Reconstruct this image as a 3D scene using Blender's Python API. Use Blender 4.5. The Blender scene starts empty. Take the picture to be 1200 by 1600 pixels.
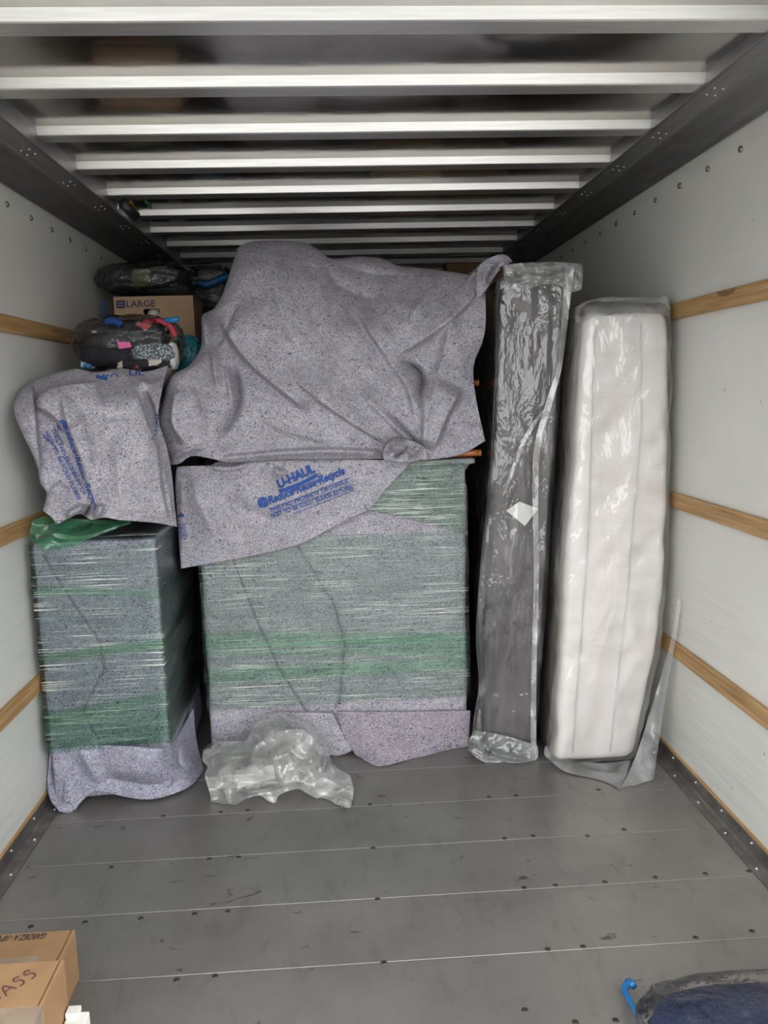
import bpy, bmesh, math, random
import numpy as np
from mathutils import Matrix, Vector

# ------------------------------------------------------------------ camera, world, exposure
sc = bpy.context.scene
COL = sc.collection
F, VPX, VPY, ROLL, HC = 1280.0, 525.0, 612.0, 0.028, 1.45      # focal length in pixels of the 1200x1600 frame
ey = np.array([(VPX-600)/F, (800-VPY)/F, -1.0]); ey /= np.linalg.norm(ey)
ez = np.cross(ey, np.array([1.0, ROLL, 0.0])); ez /= np.linalg.norm(ez)
if ez[1] < 0: ez = -ez
ex = np.cross(ey, ez)
R = np.array([ex, ey, ez])                                     # camera axes -> world axes
CAM = np.array([0.0, 0.0, HC])
cd = bpy.data.cameras.new('camera'); cam = bpy.data.objects.new('camera', cd); COL.objects.link(cam)
cd.sensor_fit = 'VERTICAL'; cd.sensor_height = 32.0; cd.lens = 32.0*F/1600.0
cd.clip_start = 0.02
m4 = np.eye(4); m4[:3, :3] = R; m4[:3, 3] = CAM
cam.matrix_world = Matrix(m4.tolist())
sc.camera = cam

w = bpy.data.worlds.new('overcast_sky'); sc.world = w; w.use_nodes = True
bg = w.node_tree.nodes['Background']; bg.inputs[0].default_value = (0.97, 0.985, 1.0, 1); bg.inputs[1].default_value = 4.4
sc.view_settings.view_transform = 'Standard'; sc.view_settings.look = 'None'
sc.view_settings.gamma = 1.0; sc.view_settings.exposure = 0.06; sc.view_settings.use_curve_mapping = False
try:
    sc.cycles.max_bounces = 14; sc.cycles.transparent_max_bounces = 24; sc.cycles.diffuse_bounces = 8
except Exception: pass

def P(px, py, Y):
    """world point seen at pixel (px,py) at depth Y (distance into the truck)"""
    px, py, Y = np.broadcast_arrays(np.asarray(px, float), np.asarray(py, float), np.asarray(Y, float))
    c = np.stack([(px-600)/F, (800-py)/F, -np.ones_like(px)], -1)
    d = c @ R.T
    return CAM + d*(Y/d[..., 1])[..., None]
def YF(px, py, z=0.0):
    """depth at which the pixel's ray meets height z"""
    c = np.array([(px-600)/F, (800-py)/F, -1.0]); d = R @ c
    return (z-HC)/d[2]*d[1]

# ------------------------------------------------------------------ helpers
ORG = {}
def link(o, parent=None, label=None, cat=None, group=None, kind=None):
    COL.objects.link(o)
    if parent is not None: o.parent = parent
    if label: o['label'] = label
    if cat: o['category'] = cat
    if group: o['group'] = group
    if kind: o['kind'] = kind
    return o
def thing(name, loc, label, cat, group=None):
    o = bpy.data.objects.new(name, None); o.empty_display_size = 0.05
    o.location = loc; link(o, None, label, cat, group); ORG[o] = np.array(loc, float)
    return o
def mesh(name, v, f, mat, parent=None, smooth=True, **kw):
    v = np.asarray(v, float).reshape(-1, 3)
    org = ORG.get(parent, np.zeros(3)) if parent is not None else np.zeros(3)
    me = bpy.data.meshes.new(name)
    me.from_pydata((v-org).tolist(), [], [tuple(int(i) for i in q) for q in f]); me.update()
    if smooth: me.polygons.foreach_set('use_smooth', [True]*len(me.polygons))
    me.materials.append(mat)
    o = bpy.data.objects.new(name, me); link(o, parent, **kw); ORG[o] = org
    return o
def copy(o, name, parent=None, loc=None):
    c = o.copy(); COL.objects.link(c)
    if parent is not None: c.parent = parent
    if loc is not None: c.location = loc
    return c
class MB:
    def __init__(s): s.v = []; s.f = []
    def add(s, v, f):
        n = len(s.v); s.v += [tuple(p) for p in np.asarray(v, float)]; s.f += [tuple(i+n for i in q) for q in f]; return s
    def box(s, lo, hi):
        (a, b, c), (d, e, g) = lo, hi
        return s.add([(a,b,c),(d,b,c),(d,e,c),(a,e,c),(a,b,g),(d,b,g),(d,e,g),(a,e,g)],
                     [(0,3,2,1),(4,5,6,7),(0,1,5,4),(1,2,6,5),(2,3,7,6),(3,0,4,7)])
    def tube(s, pts, r, n=10):
        pts = np.asarray(pts, float); m = len(pts); r = np.broadcast_to(r, (m,))
        v = []; up0 = None
        for i in range(m):
            t = pts[min(i+1, m-1)]-pts[max(i-1, 0)]; t /= np.linalg.norm(t)+1e-9
            a = np.cross(t, [0, 0, 1.0]) if abs(t[2]) < 0.9 else np.cross(t, [1.0, 0, 0])
            a /= np.linalg.norm(a); b = np.cross(t, a)
            for k in range(n):
                th = 2*math.pi*k/n; v.append(pts[i]+r[i]*(math.cos(th)*a+math.sin(th)*b))
        f = [(i*n+k, i*n+(k+1) % n, (i+1)*n+(k+1) % n, (i+1)*n+k) for i in range(m-1) for k in range(n)]
        f += [tuple(range(n))[::-1], tuple((m-1)*n+k for k in range(n))]
        return s.add(v, f)
    def prism(s, prof, axis, a, b):
        """profile [(p,q)] swept along an axis from a to b"""
        n = len(prof); v = []
        for t in (a, b):
            for p, q in prof: v.append({'y': (p, t, q), 'x': (t, p, q), 'z': (p, q, t)}[axis])
        f = [(i, (i+1) % n, n+(i+1) % n, n+i) for i in range(n)]
        f += [tuple(range(n))[::-1], tuple(range(n, 2*n))]
        return s.add(v, f)
    def build(s, name, mat, parent=None, smooth=False, **kw):
        o = mesh(name, s.v, s.f, mat, parent, smooth, **kw)
        bm = bmesh.new(); bm.from_mesh(o.data); bmesh.ops.recalc_face_normals(bm, faces=bm.faces); bm.to_mesh(o.data); bm.free()
        return o
def bevel(o, wd, seg=2):
    m = o.modifiers.new('bevel', 'BEVEL'); m.width = wd; m.segments = seg; m.limit_method = 'ANGLE'; return o
def thick(o, t, off=0.0):
    m = o.modifiers.new('thickness', 'SOLIDIFY'); m.thickness = t; m.offset = off; return o

# smooth lattice noise (numpy)
def _hash(i, j, k, seed):
    n = (i*73856093) ^ (j*19349663) ^ (k*83492791) ^ (seed*2654435761)
    n = (n ^ (n >> 13))*1274126177 & 0xffffffff
    n = (n ^ (n >> 16))*2246822519 & 0xffffffff
    return ((n ^ (n >> 15)) & 0xffff)/32767.5-1.0
def vnoise(p, seed=0):
    p = np.asarray(p, float); i = np.floor(p).astype(np.int64); t = p-i; t = t*t*t*(t*(t*6-15)+10)
    out = 0
    for a in (0, 1):
        for b in (0, 1):
            for c in (0, 1):
                wt = (t[..., 0] if a else 1-t[..., 0])*(t[..., 1] if b else 1-t[..., 1])*(t[..., 2] if c else 1-t[..., 2])
                out = out+wt*_hash(i[..., 0]+a, i[..., 1]+b, i[..., 2]+c, seed)
    return out
def fbm(p, octv=3, seed=0):
    p = np.asarray(p, float); s = 0; a = 1.0
    for k in range(octv): s = s+a*vnoise(p*2**k+17.3*k, seed+k); a *= 0.5
    return s
def ridged(p, octv=3, seed=0):
    p = np.asarray(p, float); s = 0; a = 1.0
    for k in range(octv): s = s+a*(1-2*np.abs(vnoise(p*1.9**k+9.1*k, seed+k))); a *= 0.55
    return s

def catmull(pts, n):
    pts = np.asarray(pts, float)
    if len(pts) == 1: return np.repeat(pts, n, 0)
    q = np.vstack([2*pts[0]-pts[1], pts, 2*pts[-1]-pts[-2]])
    out = []
    for i in range(1, len(q)-2):
        t = np.linspace(0, 1, 16, endpoint=False)[:, None]
        a, b, c, d = q[i-1], q[i], q[i+1], q[i+2]
        out.append(0.5*(2*b+(c-a)*t+(2*a-5*b+4*c-d)*t**2+(3*b-a-3*c+d)*t**3))
    out = np.vstack(out+[q[-2][None]])
    s = np.r_[0, np.cumsum(np.linalg.norm(np.diff(out, axis=0), axis=1))]
    u = np.linspace(0, s[-1], n)
    return np.stack([np.interp(u, s, out[:, k]) for k in range(out.shape[1])], -1)

class Drape:
    """a cloth whose front is bounded by four pixel curves; each control point fixes how deep the cloth lies there"""
    def __init__(s, top, bottom, left, right, ctrl, ridges=(), n=(120, 90), wrinkle=(0.006, 22.0), seed=1, roll=0.0, rollw=0.08, rollsides='tlr', smooth=True, gain=1.0):
        nu, nv = n; s.n = n; s.gain = gain
        T, B, L, Rr = catmull(top, nu), catmull(bottom, nu), catmull(left, nv), catmull(right, nv)
        u = np.linspace(0, 1, nu)[None, :, None]; v = np.linspace(0, 1, nv)[:, None, None]
        c = (1-v)*T[None]+v*B[None]+(1-u)*L[:, None]+u*Rr[:, None]
        c = c-((1-u)*(1-v)*T[0]+u*(1-v)*T[-1]+(1-u)*v*B[0]+u*v*B[-1])
        s.px = c; s.ridges = ridges; s.wr = wrinkle; s.seed = seed
        k = np.asarray(ctrl, float); x = k[:, :2]/100; m = len(k)
        def phi(r): return np.where(r > 1e-9, r*r*np.log(np.maximum(r, 1e-9)), 0)
        A = np.zeros((m+3, m+3)); A[:m, :m] = phi(np.linalg.norm(x[:, None]-x[None], axis=-1))+np.eye(m)*0.01
        A[:m, m] = 1; A[:m, m+1:] = x; A[m, :m] = 1; A[m+1:, :m] = x.T
        s.sol = np.linalg.solve(A, np.r_[k[:, 2], 0, 0, 0]); s.x = x; s.phi = phi
        uu = u[..., 0]; vv = v[..., 0]; d = np.ones((nv, nu))
        if 't' in rollsides: d = np.minimum(d, vv/rollw+0*uu)
        if 'b' in rollsides: d = np.minimum(d, (1-vv)/rollw+0*uu)
        if 'l' in rollsides: d = np.minimum(d, uu/rollw+0*vv)
        if 'r' in rollsides: d = np.minimum(d, (1-uu)/rollw+0*vv)
        s.rolloff = roll*(1-np.sqrt(np.clip(1-(1-np.clip(d, 0, 1))**2, 0, 1)))
    def depth(s, p):
        q = p/100; r = np.linalg.norm(q[..., None, :]-s.x, axis=-1); m = len(s.x)
        d = s.phi(r) @ s.sol[:m]+s.sol[m]+q @ s.sol[m+1:]
        for rd in s.ridges: d = d-s.gain*ridge(p, *rd)
        a, sc_ = s.wr
        q3 = np.concatenate([p/sc_, np.zeros(p.shape[:-1]+(1,))], -1)
        return d-a*fbm(q3*0.6, 3, s.seed)-0.45*a*ridged(q3*0.42+3.1, 2, s.seed+7)
    def at(s, p, off=0.0):
        p = np.asarray(p, float)
        return P(p[..., 0], p[..., 1], s.depth(p)-off)
    def build(s, name, mat, parent=None, back=(), backd=(0.015, 0.05, 0.12, 0.3), shrink=0.0, drop=0.0, th=0.006, **kw):
        nu, nv = s.n
        W = P(s.px[..., 0], s.px[..., 1], s.depth(s.px)+s.rolloff)
        W[..., 2] = np.maximum(W[..., 2], 0.004)
        v = list(W.reshape(-1, 3)); g = np.arange(nu*nv).reshape(nv, nu); f = []
        f += [(g[j, i], g[j+1, i], g[j+1, i+1], g[j, i+1]) for j in range(nv-1) for i in range(nu-1)]
        ring = []
        if 'l' in back: ring += [g[j, 0] for j in range(nv-1, 0, -1)]
        if 't' in back: ring += [g[0, i] for i in range(nu)]
        if 'r' in back: ring += [g[j, nu-1] for j in range(1, nv)]
        if ring:
            cen = W.reshape(-1, 3).mean(0); prev = ring
            for k, dd in enumerate(backd):
                cur = []
                for q in ring:
                    p = W.reshape(-1, 3)[q].copy(); p[1] += dd
                    p[0] += (cen[0]-p[0])*shrink*dd; p[2] += (cen[2]-p[2])*shrink*dd-drop*dd
                    p[2] = max(p[2], 0.004)
                    v.append(p); cur.append(len(v)-1)
                f += [(prev[i], prev[i+1], cur[i+1], cur[i]) for i in range(len(ring)-1)]
                prev = cur
        o = mesh(name, v, f, mat, parent, True, **kw)
        if th: thick(o, th)
        return o

def ridge(p, pts, amp, wl, wr=None, taper=0.25):
    """raised fold along a pixel polyline: height amp, fall-off widths to its left and right (pixels)"""
    wr = wl if wr is None else wr
    pts = np.asarray(catmull(pts, max(8, 5*len(pts))), float); best = np.full(p.shape[:-1], 1e9); val = np.zeros(p.shape[:-1])
    L = np.r_[0, np.cumsum(np.linalg.norm(np.diff(pts, axis=0), axis=1))]
    for i in range(len(pts)-1):
        a, b = pts[i], pts[i+1]; ab = b-a; l2 = ab@ab+1e-9
        t = np.clip(((p-a)@ab)/l2, 0, 1); q = a+t[..., None]*ab; dv = p-q; d = np.linalg.norm(dv, axis=-1)
        side = ab[0]*dv[..., 1]-ab[1]*dv[..., 0]
        w_ = np.where(side > 0, wr, wl); tt = (L[i]+t*(L[i+1]-L[i]))/L[-1]
        e = np.clip(np.minimum(tt, 1-tt)/max(taper, 1e-6), 0, 1); e = e*e*(3-2*e)
        h = amp*np.exp(-(d/w_)**1.25)*e
        upd = d < best; best = np.where(upd, d, best); val = np.where(upd, h, val)
    return val

def gridbox(lo, hi, res, r):
    """rounded box as a welded grid; returns verts, faces, normals"""
    lo, hi = np.asarray(lo, float), np.asarray(hi, float); n = np.maximum(2, np.round((hi-lo)/res).astype(int))
    idx = {}; v = []; f = []
    def vid(i, j, k):
        key = (i, j, k)
        if key not in idx: idx[key] = len(v); v.append(lo+(hi-lo)*np.array(key)/n)
        return idx[key]
    for ax in range(3):
        b, c = [(1, 2), (2, 0), (0, 1)][ax]
        for side in (0, n[ax]):
            for i in range(n[b]):
                for j in range(n[c]):
                    q = []
                    for di, dj in ((0, 0), (1, 0), (1, 1), (0, 1)):
                        k = [0, 0, 0]; k[ax] = side; k[b] = i+di; k[c] = j+dj; q.append(vid(*k))
                    f.append(q if side else q[::-1])
    v = np.array(v); core = np.clip(v, lo+r, hi-r); d = v-core; ln = np.linalg.norm(d, axis=1, keepdims=True)
    nrm = d/np.maximum(ln, 1e-9); v = core+r*nrm
    return v, f, nrm

def blob(c, rad, n=(44, 28), e=0.75, amp=0.12, fr=3.0, seed=0, flat=None, rg=False):
    """lumpy cushion: super-ellipsoid with folds"""
    nu, nv = n; v = []; f = []
    th = np.linspace(0, 2*math.pi, nu, endpoint=False); ph = np.linspace(-math.pi/2, math.pi/2, nv)
    TH, PH = np.meshgrid(th, ph); pw = lambda a: np.sign(a)*np.abs(a)**e
    d = np.stack([pw(np.cos(PH))*pw(np.cos(TH)), pw(np.cos(PH))*pw(np.sin(TH)), pw(np.sin(PH))], -1)
    nn = (ridged if rg else fbm)(d*fr+seed*3.7, 4, seed)
    d = d*(1+amp*nn[..., None])
    v = np.asarray(c)+d*np.asarray(rad)
    if flat is not None: v[..., 2] = np.maximum(v[..., 2], flat)
    f = [(j*nu+i, j*nu+(i+1) % nu, (j+1)*nu+(i+1) % nu, (j+1)*nu+i) for j in range(nv-1) for i in range(nu)]
    return v.reshape(-1, 3), f

def text_mesh(body, shear=0.0, bold=0.0):
    cu = bpy.data.curves.new('lettering', 'FONT'); cu.body = body; cu.shear = shear; cu.offset = bold; cu.resolution_u = 3
    ob = bpy.data.objects.new('lettering', cu); COL.objects.link(ob)
    dg = bpy.context.evaluated_depsgraph_get(); dg.update()
    me = bpy.data.meshes.new_from_object(ob.evaluated_get(dg))
    v = np.array([q.co[:] for q in me.vertices]); f = [tuple(q.vertices) for q in me.polygons]
    bpy.data.objects.remove(ob); bpy.data.meshes.remove(me)
    v[:, 0] -= v[:, 0].min(); v[:, 0] /= v[:, 0].max(); v[:, 1] /= 0.69
    return v, f
def text_on(dr, body, p0, p1, h, mat, parent, shear=0.0, bold=0.012, name='lettering', off=0.010, clipx=None):
    v, f = text_mesh(body, shear, bold); p0, p1 = np.array(p0, float), np.array(p1, float); d = p1-p0
    up = np.array([d[1], -d[0]])/np.linalg.norm(d)*h
    px = p0+v[:, :1]*d+v[:, 1:2]*up
    return mesh(name, dr.at(px, off), f, mat, parent, False)
def bar_on(dr, p0, p1, wd, mat, parent, name='printed_line', off=0.010, curve=0.0):
    p0, p1 = np.array(p0, float), np.array(p1, float); d = p1-p0; up = np.array([d[1], -d[0]])/np.linalg.norm(d)
    t = np.linspace(0, 1, 24)[:, None]; mid = p0+t*d-curve*up*(4*t*(1-t))
    px = np.vstack([mid-up*wd/2, mid+up*wd/2]); f = [(i, i+1, 24+i+1, 24+i) for i in range(23)]
    return mesh(name, dr.at(px, off), f, mat, parent, False)
def disc_on(dr, c, r, mat, parent, name='printed_emblem', off=0.010, rot=0.0):
    c = np.array(c, float); v = []; f = []
    rings = np.linspace(0.15, 1, 5)*r; n = 30
    for q in rings:
        for k in range(n):
            a = 2*math.pi*k/n+rot; v.append(c+q*np.array([math.cos(a), math.sin(a)]))
    for j in range(4):
        for k in range(n):
            if j in (1, 2) and (k+2*j) % 10 in (0, 1) : continue     # three pale slits
            f.append((j*n+k, j*n+(k+1) % n, (j+1)*n+(k+1) % n, (j+1)*n+k))
    return mesh(name, dr.at(np.array(v), off), f, mat, parent, False)
def text_at(body, O, U, V, mat, parent, shear=0.0, bold=0.012, name='lettering'):
    v, f = text_mesh(body, shear, bold); O, U, V = (np.array(q, float) for q in (O, U, V))
    return mesh(name, O+v[:, :1]*U+v[:, 1:2]*V, f, mat, parent, False)

# ------------------------------------------------------------------ materials
def new_mat(name):
    m = bpy.data.materials.new(name); m.use_nodes = True; nt = m.node_tree; b = nt.nodes['Principled BSDF']
    return m, nt, b
def N(nt, t, **kw):
    n = nt.nodes.new(t)
    for k, v in kw.items():
        if k in n.inputs: n.inputs[k].default_value = v
        else: setattr(n, k, v)
    return n
def coords(nt, scale=(1, 1, 1), which='Object', rot=(0, 0, 0)):
    tc = N(nt, 'ShaderNodeNewGeometry' if which == 'Position' else 'ShaderNodeTexCoord'); mp = N(nt, 'ShaderNodeMapping'); mp.inputs['Scale'].default_value = scale; mp.inputs['Rotation'].default_value = rot
    nt.links.new(tc.outputs[which], mp.inputs[0]); return mp.outputs[0]
def noise(nt, vec, scale, detail=3, rough=0.55, dist=0.0):
    n = N(nt, 'ShaderNodeTexNoise', Scale=scale, Detail=detail, Roughness=rough, Distortion=dist); nt.links.new(vec, n.inputs['Vector']); return n.outputs['Fac']
def ramp(nt, fac, stops, interp='LINEAR'):
    r = N(nt, 'ShaderNodeValToRGB'); r.color_ramp.interpolation = interp; e = r.color_ramp.elements
    while len(e) < len(stops): e.new(0.5)
    for el, (p, c) in zip(e, stops): el.position = p; el.color = (c if isinstance(c, tuple) else (c, c, c))+(1,) if not (isinstance(c, tuple) and len(c) == 4) else c
    nt.links.new(fac, r.inputs[0]); return r.outputs[0]
def mix(nt, a, b, fac, mode='MIX'):
    n = N(nt, 'ShaderNodeMix', data_type='RGBA', blend_type=mode)
    for val, i in ((fac, 0), (a, 6), (b, 7)):
        if hasattr(val, 'is_linked') or isinstance(val, bpy.types.NodeSocket): nt.links.new(val, n.inputs[i])
        else: n.inputs[i].default_value = val if i == 0 else tuple(val)+(1,)*(4-len(val))
    return n.outputs[2]
def bump(nt, b, h, st, dist=0.01, prev=None):
    n = N(nt, 'ShaderNodeBump', Strength=st, Distance=dist); nt.links.new(h, n.inputs['Height'])
    if prev is not None: nt.links.new(prev, n.inputs['Normal'])
    if b is not None: nt.links.new(n.outputs[0], b.inputs['Normal'])
    return n.outputs[0]
def srgb(*c):
    return tuple(((x/255)/12.92 if x/255 <= 0.04045 else ((x/255+0.055)/1.055)**2.4) for x in c)
def plain(name, col, rough=0.6, metal=0.0, var=0.12, scale=30.0, bmp=0.0):
    m, nt, b = new_mat(name); v = coords(nt); n = noise(nt, v, scale, 4)
    c0 = tuple(x*(1-var) for x in col); c1 = tuple(min(1, x*(1+var)) for x in col)
    nt.links.new(ramp(nt, n, [(0.3, c0), (0.7, c1)]), b.inputs['Base Color'])
    b.inputs['Roughness'].default_value = rough; b.inputs['Metallic'].default_value = metal
    if bmp: bump(nt, b, n, bmp, 0.004)
    return m
def felt(name, tint=(1, 1, 1)):
    m, nt, b = new_mat(name); v = coords(nt)
    fine = noise(nt, v, 215.0, 3, 0.72, 0.8); med = noise(nt, coords(nt, (0.75, 1, 1.35)), 100.0, 2, 0.6, 2.2); big = noise(nt, v, 16.0, 3)
    T = lambda c: tuple(x*y for x, y in zip(c, tint))
    base = ramp(nt, fine, [(0.30, T((0.185, 0.18, 0.205))), (0.5, T((0.395, 0.387, 0.408))), (0.70, T((0.66, 0.645, 0.665)))])
    flecks = ramp(nt, med, [(0.385, 1.0), (0.41, 0.0)])
    c = mix(nt, base, T((0.10, 0.10, 0.145)), flecks)
    col = ramp(nt, noise(nt, v, 45.0, 3, 0.6), [(0.35, (0.90, 0.92, 1.02)), (0.65, (1.06, 0.99, 0.99))])
    c = mix(nt, c, col, 1.0, 'MULTIPLY')
    dk = ramp(nt, big, [(0.3, 0.86), (0.7, 1.08)]); c = mix(nt, c, dk, 1.0, 'MULTIPLY')
    nt.links.new(c, b.inputs['Base Color']); b.inputs['Roughness'].default_value = 0.95; b.inputs['Specular IOR Level'].default_value = 0.1
    bump(nt, b, fine, 0.5, 0.003); return m
def film(name, tint, haze, hazecol, streak=(2, 2, 300), rough=0.22, lo=0.45, hi=0.72, gloss=0.35, base=0.06, bst=0.3, dist=0.004, sc2=1.0, plo=0.25):
    """clear plastic sheet: tinted see-through layer + milky streaks + gloss"""
    m, nt, b = new_mat(name); nt.nodes.remove(b); out = nt.nodes['Material Output']
    v = coords(nt, streak); n = noise(nt, v, sc2, 4, 0.6, 0.3)
    patch = noise(nt, coords(nt), 5.0, 3)
    tr = N(nt, 'ShaderNodeBsdfTransparent'); tr.inputs[0].default_value = tint+(1,)
    di = N(nt, 'ShaderNodeBsdfPrincipled', Roughness=rough); di.inputs['Base Color'].default_value = hazecol+(1,)
    di.inputs['Specular IOR Level'].default_value = 0.8
    gl = N(nt, 'ShaderNodeBsdfGlossy', Roughness=rough); gl.inputs[0].default_value = (1, 1, 1, 1)
    nb = bump(nt, None, n, bst, dist); nt.links.new(nb, di.inputs['Normal']); nt.links.new(nb, gl.inputs['Normal'])
    nt.links.new(ramp(nt, n, [(0.25, tint), (0.75, tuple(0.5+0.5*x for x in tint))]), tr.inputs[0])
    hz = ramp(nt, n, [(lo, base), (hi, haze)]); hp = ramp(nt, patch, [(0.35, plo), (0.62, 1.0)])
    hz = mix(nt, hz, hp, 1.0, 'MULTIPLY')
    s1 = N(nt, 'ShaderNodeMixShader'); nt.links.new(hz, s1.inputs[0]); nt.links.new(tr.outputs[0], s1.inputs[1]); nt.links.new(di.outputs[0], s1.inputs[2])
    fr = N(nt, 'ShaderNodeFresnel', IOR=1.5); nt.links.new(nb, fr.inputs['Normal'])
    mu = N(nt, 'ShaderNodeMath', operation='MULTIPLY'); nt.links.new(fr.outputs[0], mu.inputs[0]); mu.inputs[1].default_value = gloss*2
    s2 = N(nt, 'ShaderNodeMixShader'); nt.links.new(mu.outputs[0], s2.inputs[0]); nt.links.new(s1.outputs[0], s2.inputs[1]); nt.links.new(gl.outputs[0], s2.inputs[2])
    nt.links.new(s2.outputs[0], out.inputs[0]); return m

M = {}
# white fibreglass wall panels
m, nt, b = new_mat('white_fibreglass'); v = coords(nt)
dirt = noise(nt, v, 1.6, 4); sp = noise(nt, v, 34.0, 2, 0.5)
c = ramp(nt, dirt, [(0.3, (0.625, 0.63, 0.59)), (0.7, (0.69, 0.69, 0.65))]); c = mix(nt, c, (0.12, 0.11, 0.1), ramp(nt, sp, [(0.215, 0.7), (0.235, 0.0)]))
nt.links.new(c, b.inputs['Base Color']); b.inputs['Roughness'].default_value = 0.3
wv = noise(nt, coords(nt, (1, 0.6, 5)), 3.0, 2); bump(nt, b, wv, 0.25, 0.02); M['wall'] = m
# roof sheets: mill aluminium, mirror-like
m, nt, b = new_mat('mill_aluminium'); v = coords(nt, (1.2, 3.0, 1))
n1 = noise(nt, v, 1.6, 3); n2 = noise(nt, coords(nt, (1, 12, 1)), 40.0, 3)
nt.links.new(ramp(nt, n1, [(0.3, (0.50, 0.48, 0.455)), (0.7, (0.70, 0.68, 0.65))]), b.inputs['Base Color']); b.inputs['Metallic'].default_value = 1.0
nt.links.new(ramp(nt, n2, [(0.3, 0.12), (0.7, 0.20)]), b.inputs['Roughness']); bump(nt, b, n1, 0.10, 0.03); M['sheet'] = m
m, nt, b = new_mat('roof_bow_aluminium'); n2 = noise(nt, coords(nt, (3, 60, 60)), 2.0, 4)
nt.links.new(ramp(nt, n2, [(0.3, (0.80, 0.79, 0.77)), (0.7, (0.93, 0.92, 0.90))]), b.inputs['Base Color']); b.inputs['Metallic'].default_value = 0.9
b.inputs['Roughness'].default_value = 0.34; M['bow'] = m
m, nt, b = new_mat('dull_cove_metal'); n2 = noise(nt, coords(nt, (6, 0.8, 6)), 6.0, 5)
nt.links.new(ramp(nt, n2, [(0.3, (0.27, 0.27, 0.275)), (0.7, (0.36, 0.36, 0.365))]), b.inputs['Base Color']); b.inputs['Metallic'].default_value = 0.85
b.inputs['Roughness'].default_value = 0.48; M['cove'] = m
M['kick'] = plain('kick_plate_metal', (0.20, 0.185, 0.175), 0.45, 0.7, 0.3, 14)
M['rivet'] = plain('rivet_metal', (0.66, 0.65, 0.63), 0.4, 0.9, 0.1, 60)
M['dark_rivet'] = plain('wall_rivet_metal', (0.28, 0.27, 0.26), 0.35, 0.9, 0.2, 60)
M['screw'] = plain('floor_screw_metal', (0.075, 0.068, 0.062), 0.5, 0.6, 0.4, 90)
# deck planks
m, nt, b = new_mat('worn_deck_metal'); v = coords(nt, which='Position')
big = noise(nt, v, 2.2, 5, 0.6); scuff = noise(nt, coords(nt, (1, 2.4, 1), 'Position', (0, 0, 0.6)), 8.0, 6, 0.62, 1.2); st = noise(nt, coords(nt, (1.5, 34, 1), 'Position'), 4.0, 5, 0.65)
smear = noise(nt, coords(nt, (3.0, 1.0, 1), 'Position'), 6.0, 5, 0.65, 0.5)
c = ramp(nt, big, [(0.25, (0.188, 0.181, 0.172)), (0.75, (0.30, 0.281, 0.264))])
c = mix(nt, c, (0.12, 0.117, 0.115), ramp(nt, smear, [(0.55, 0.0), (0.75, 0.45)]))
c = mix(nt, c, (0.045, 0.042, 0.04), ramp(nt, scuff, [(0.29, 0.85), (0.345, 0.0)]))
c = mix(nt, c, (0.40, 0.39, 0.38), ramp(nt, st, [(0.66, 0.0), (0.78, 0.3)]))
nt.links.new(c, b.inputs['Base Color']); b.inputs['Metallic'].default_value = 0.5
nt.links.new(ramp(nt, big, [(0.3, 0.46), (0.7, 0.33)]), b.inputs['Roughness']); bump(nt, b, st, 0.06, 0.003); M['deck'] = m
# raw timber
m, nt, b = new_mat('raw_timber'); g = noise(nt, coords(nt, (40, 1.6, 40)), 2.0, 5, 0.6, 0.4); k = noise(nt, coords(nt, (8, 3, 8)), 1.7, 2)
c = ramp(nt, g, [(0.3, (0.27, 0.145, 0.05)), (0.55, (0.43, 0.26, 0.11)), (0.75, (0.54, 0.35, 0.17))]); c = mix(nt, c, (0.16, 0.08, 0.03), ramp(nt, k, [(0.24, 0.8), (0.30, 0.0)]))
nt.links.new(c, b.inputs['Base Color']); b.inputs['Roughness'].default_value = 0.6; bump(nt, b, g, 0.2, 0.003); M['timber'] = m
M['felt'] = felt('grey_recycled_felt'); M['felt_blue'] = felt('bluish_recycled_felt', (0.88, 0.91, 1.00)); M['felt_plum'] = felt('plum_recycled_felt', (0.84, 0.78, 0.81))
M['felt_edge_shade'] = felt('folded_felt_edge_shade', (0.66, 0.66, 0.70))  # darker tint paints the shadow line along the folded pad edges
M['ink'] = plain('blue_print_ink', srgb(44, 78, 148), 0.9, 0, 0.3, 160)
M['wrap'] = film('green_stretch_wrap', (0.66, 0.77, 0.695), 0.90, (0.80, 0.84, 0.76), (3.8, 3.8, 270), 0.2, 0.55, 0.66, 0.4, 0.0, 0.7, 0.002, 1.0, 0.04)
M['wrap2'] = film('green_stretch_wrap_overlap', (0.72, 0.92, 0.79), 0.30, (0.55, 0.76, 0.60), (5.0, 5.0, 260), 0.22, 0.54, 0.75, 0.4, 0.0, 0.6, 0.003, 1.0, 0.2)
M['wrap3'] = film('green_stretch_wrap_bunched', (0.36, 0.76, 0.50), 0.6, (0.14, 0.50, 0.27), (6, 6, 40), 0.2, 0.4, 0.7, 0.5, 0.2, 0.6, 0.004)
M['poly'] = film('clear_polythene', (0.93, 0.935, 0.935), 0.42, (0.85, 0.86, 0.86), (11, 11, 4.5), 0.10, 0.56, 0.74, 0.75, 0.045, 1.0, 0.02, 1.0, 0.2)
M['poly_pleat'] = film('folded_polythene', (0.85, 0.86, 0.86), 0.55, (0.85, 0.86, 0.86), (20, 20, 6), 0.12, 0.4, 0.7, 0.75, 0.16, 1.0, 0.01, 1.0, 0.6)
M['poly_mattress'] = film('milky_polythene', (0.96, 0.965, 0.96), 0.30, (0.90, 0.91, 0.90), (8, 8, 3.5), 0.12, 0.50, 0.74, 0.6, 0.07, 0.9, 0.018, 1.0, 0.35)
M['poly_corner'] = film('loose_polythene', (0.86, 0.87, 0.87), 0.40, (0.85, 0.87, 0.88), (10, 10, 5), 0.12, 0.4, 0.7, 0.7, 0.16, 0.9, 0.012, 1.0, 0.5)
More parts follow.
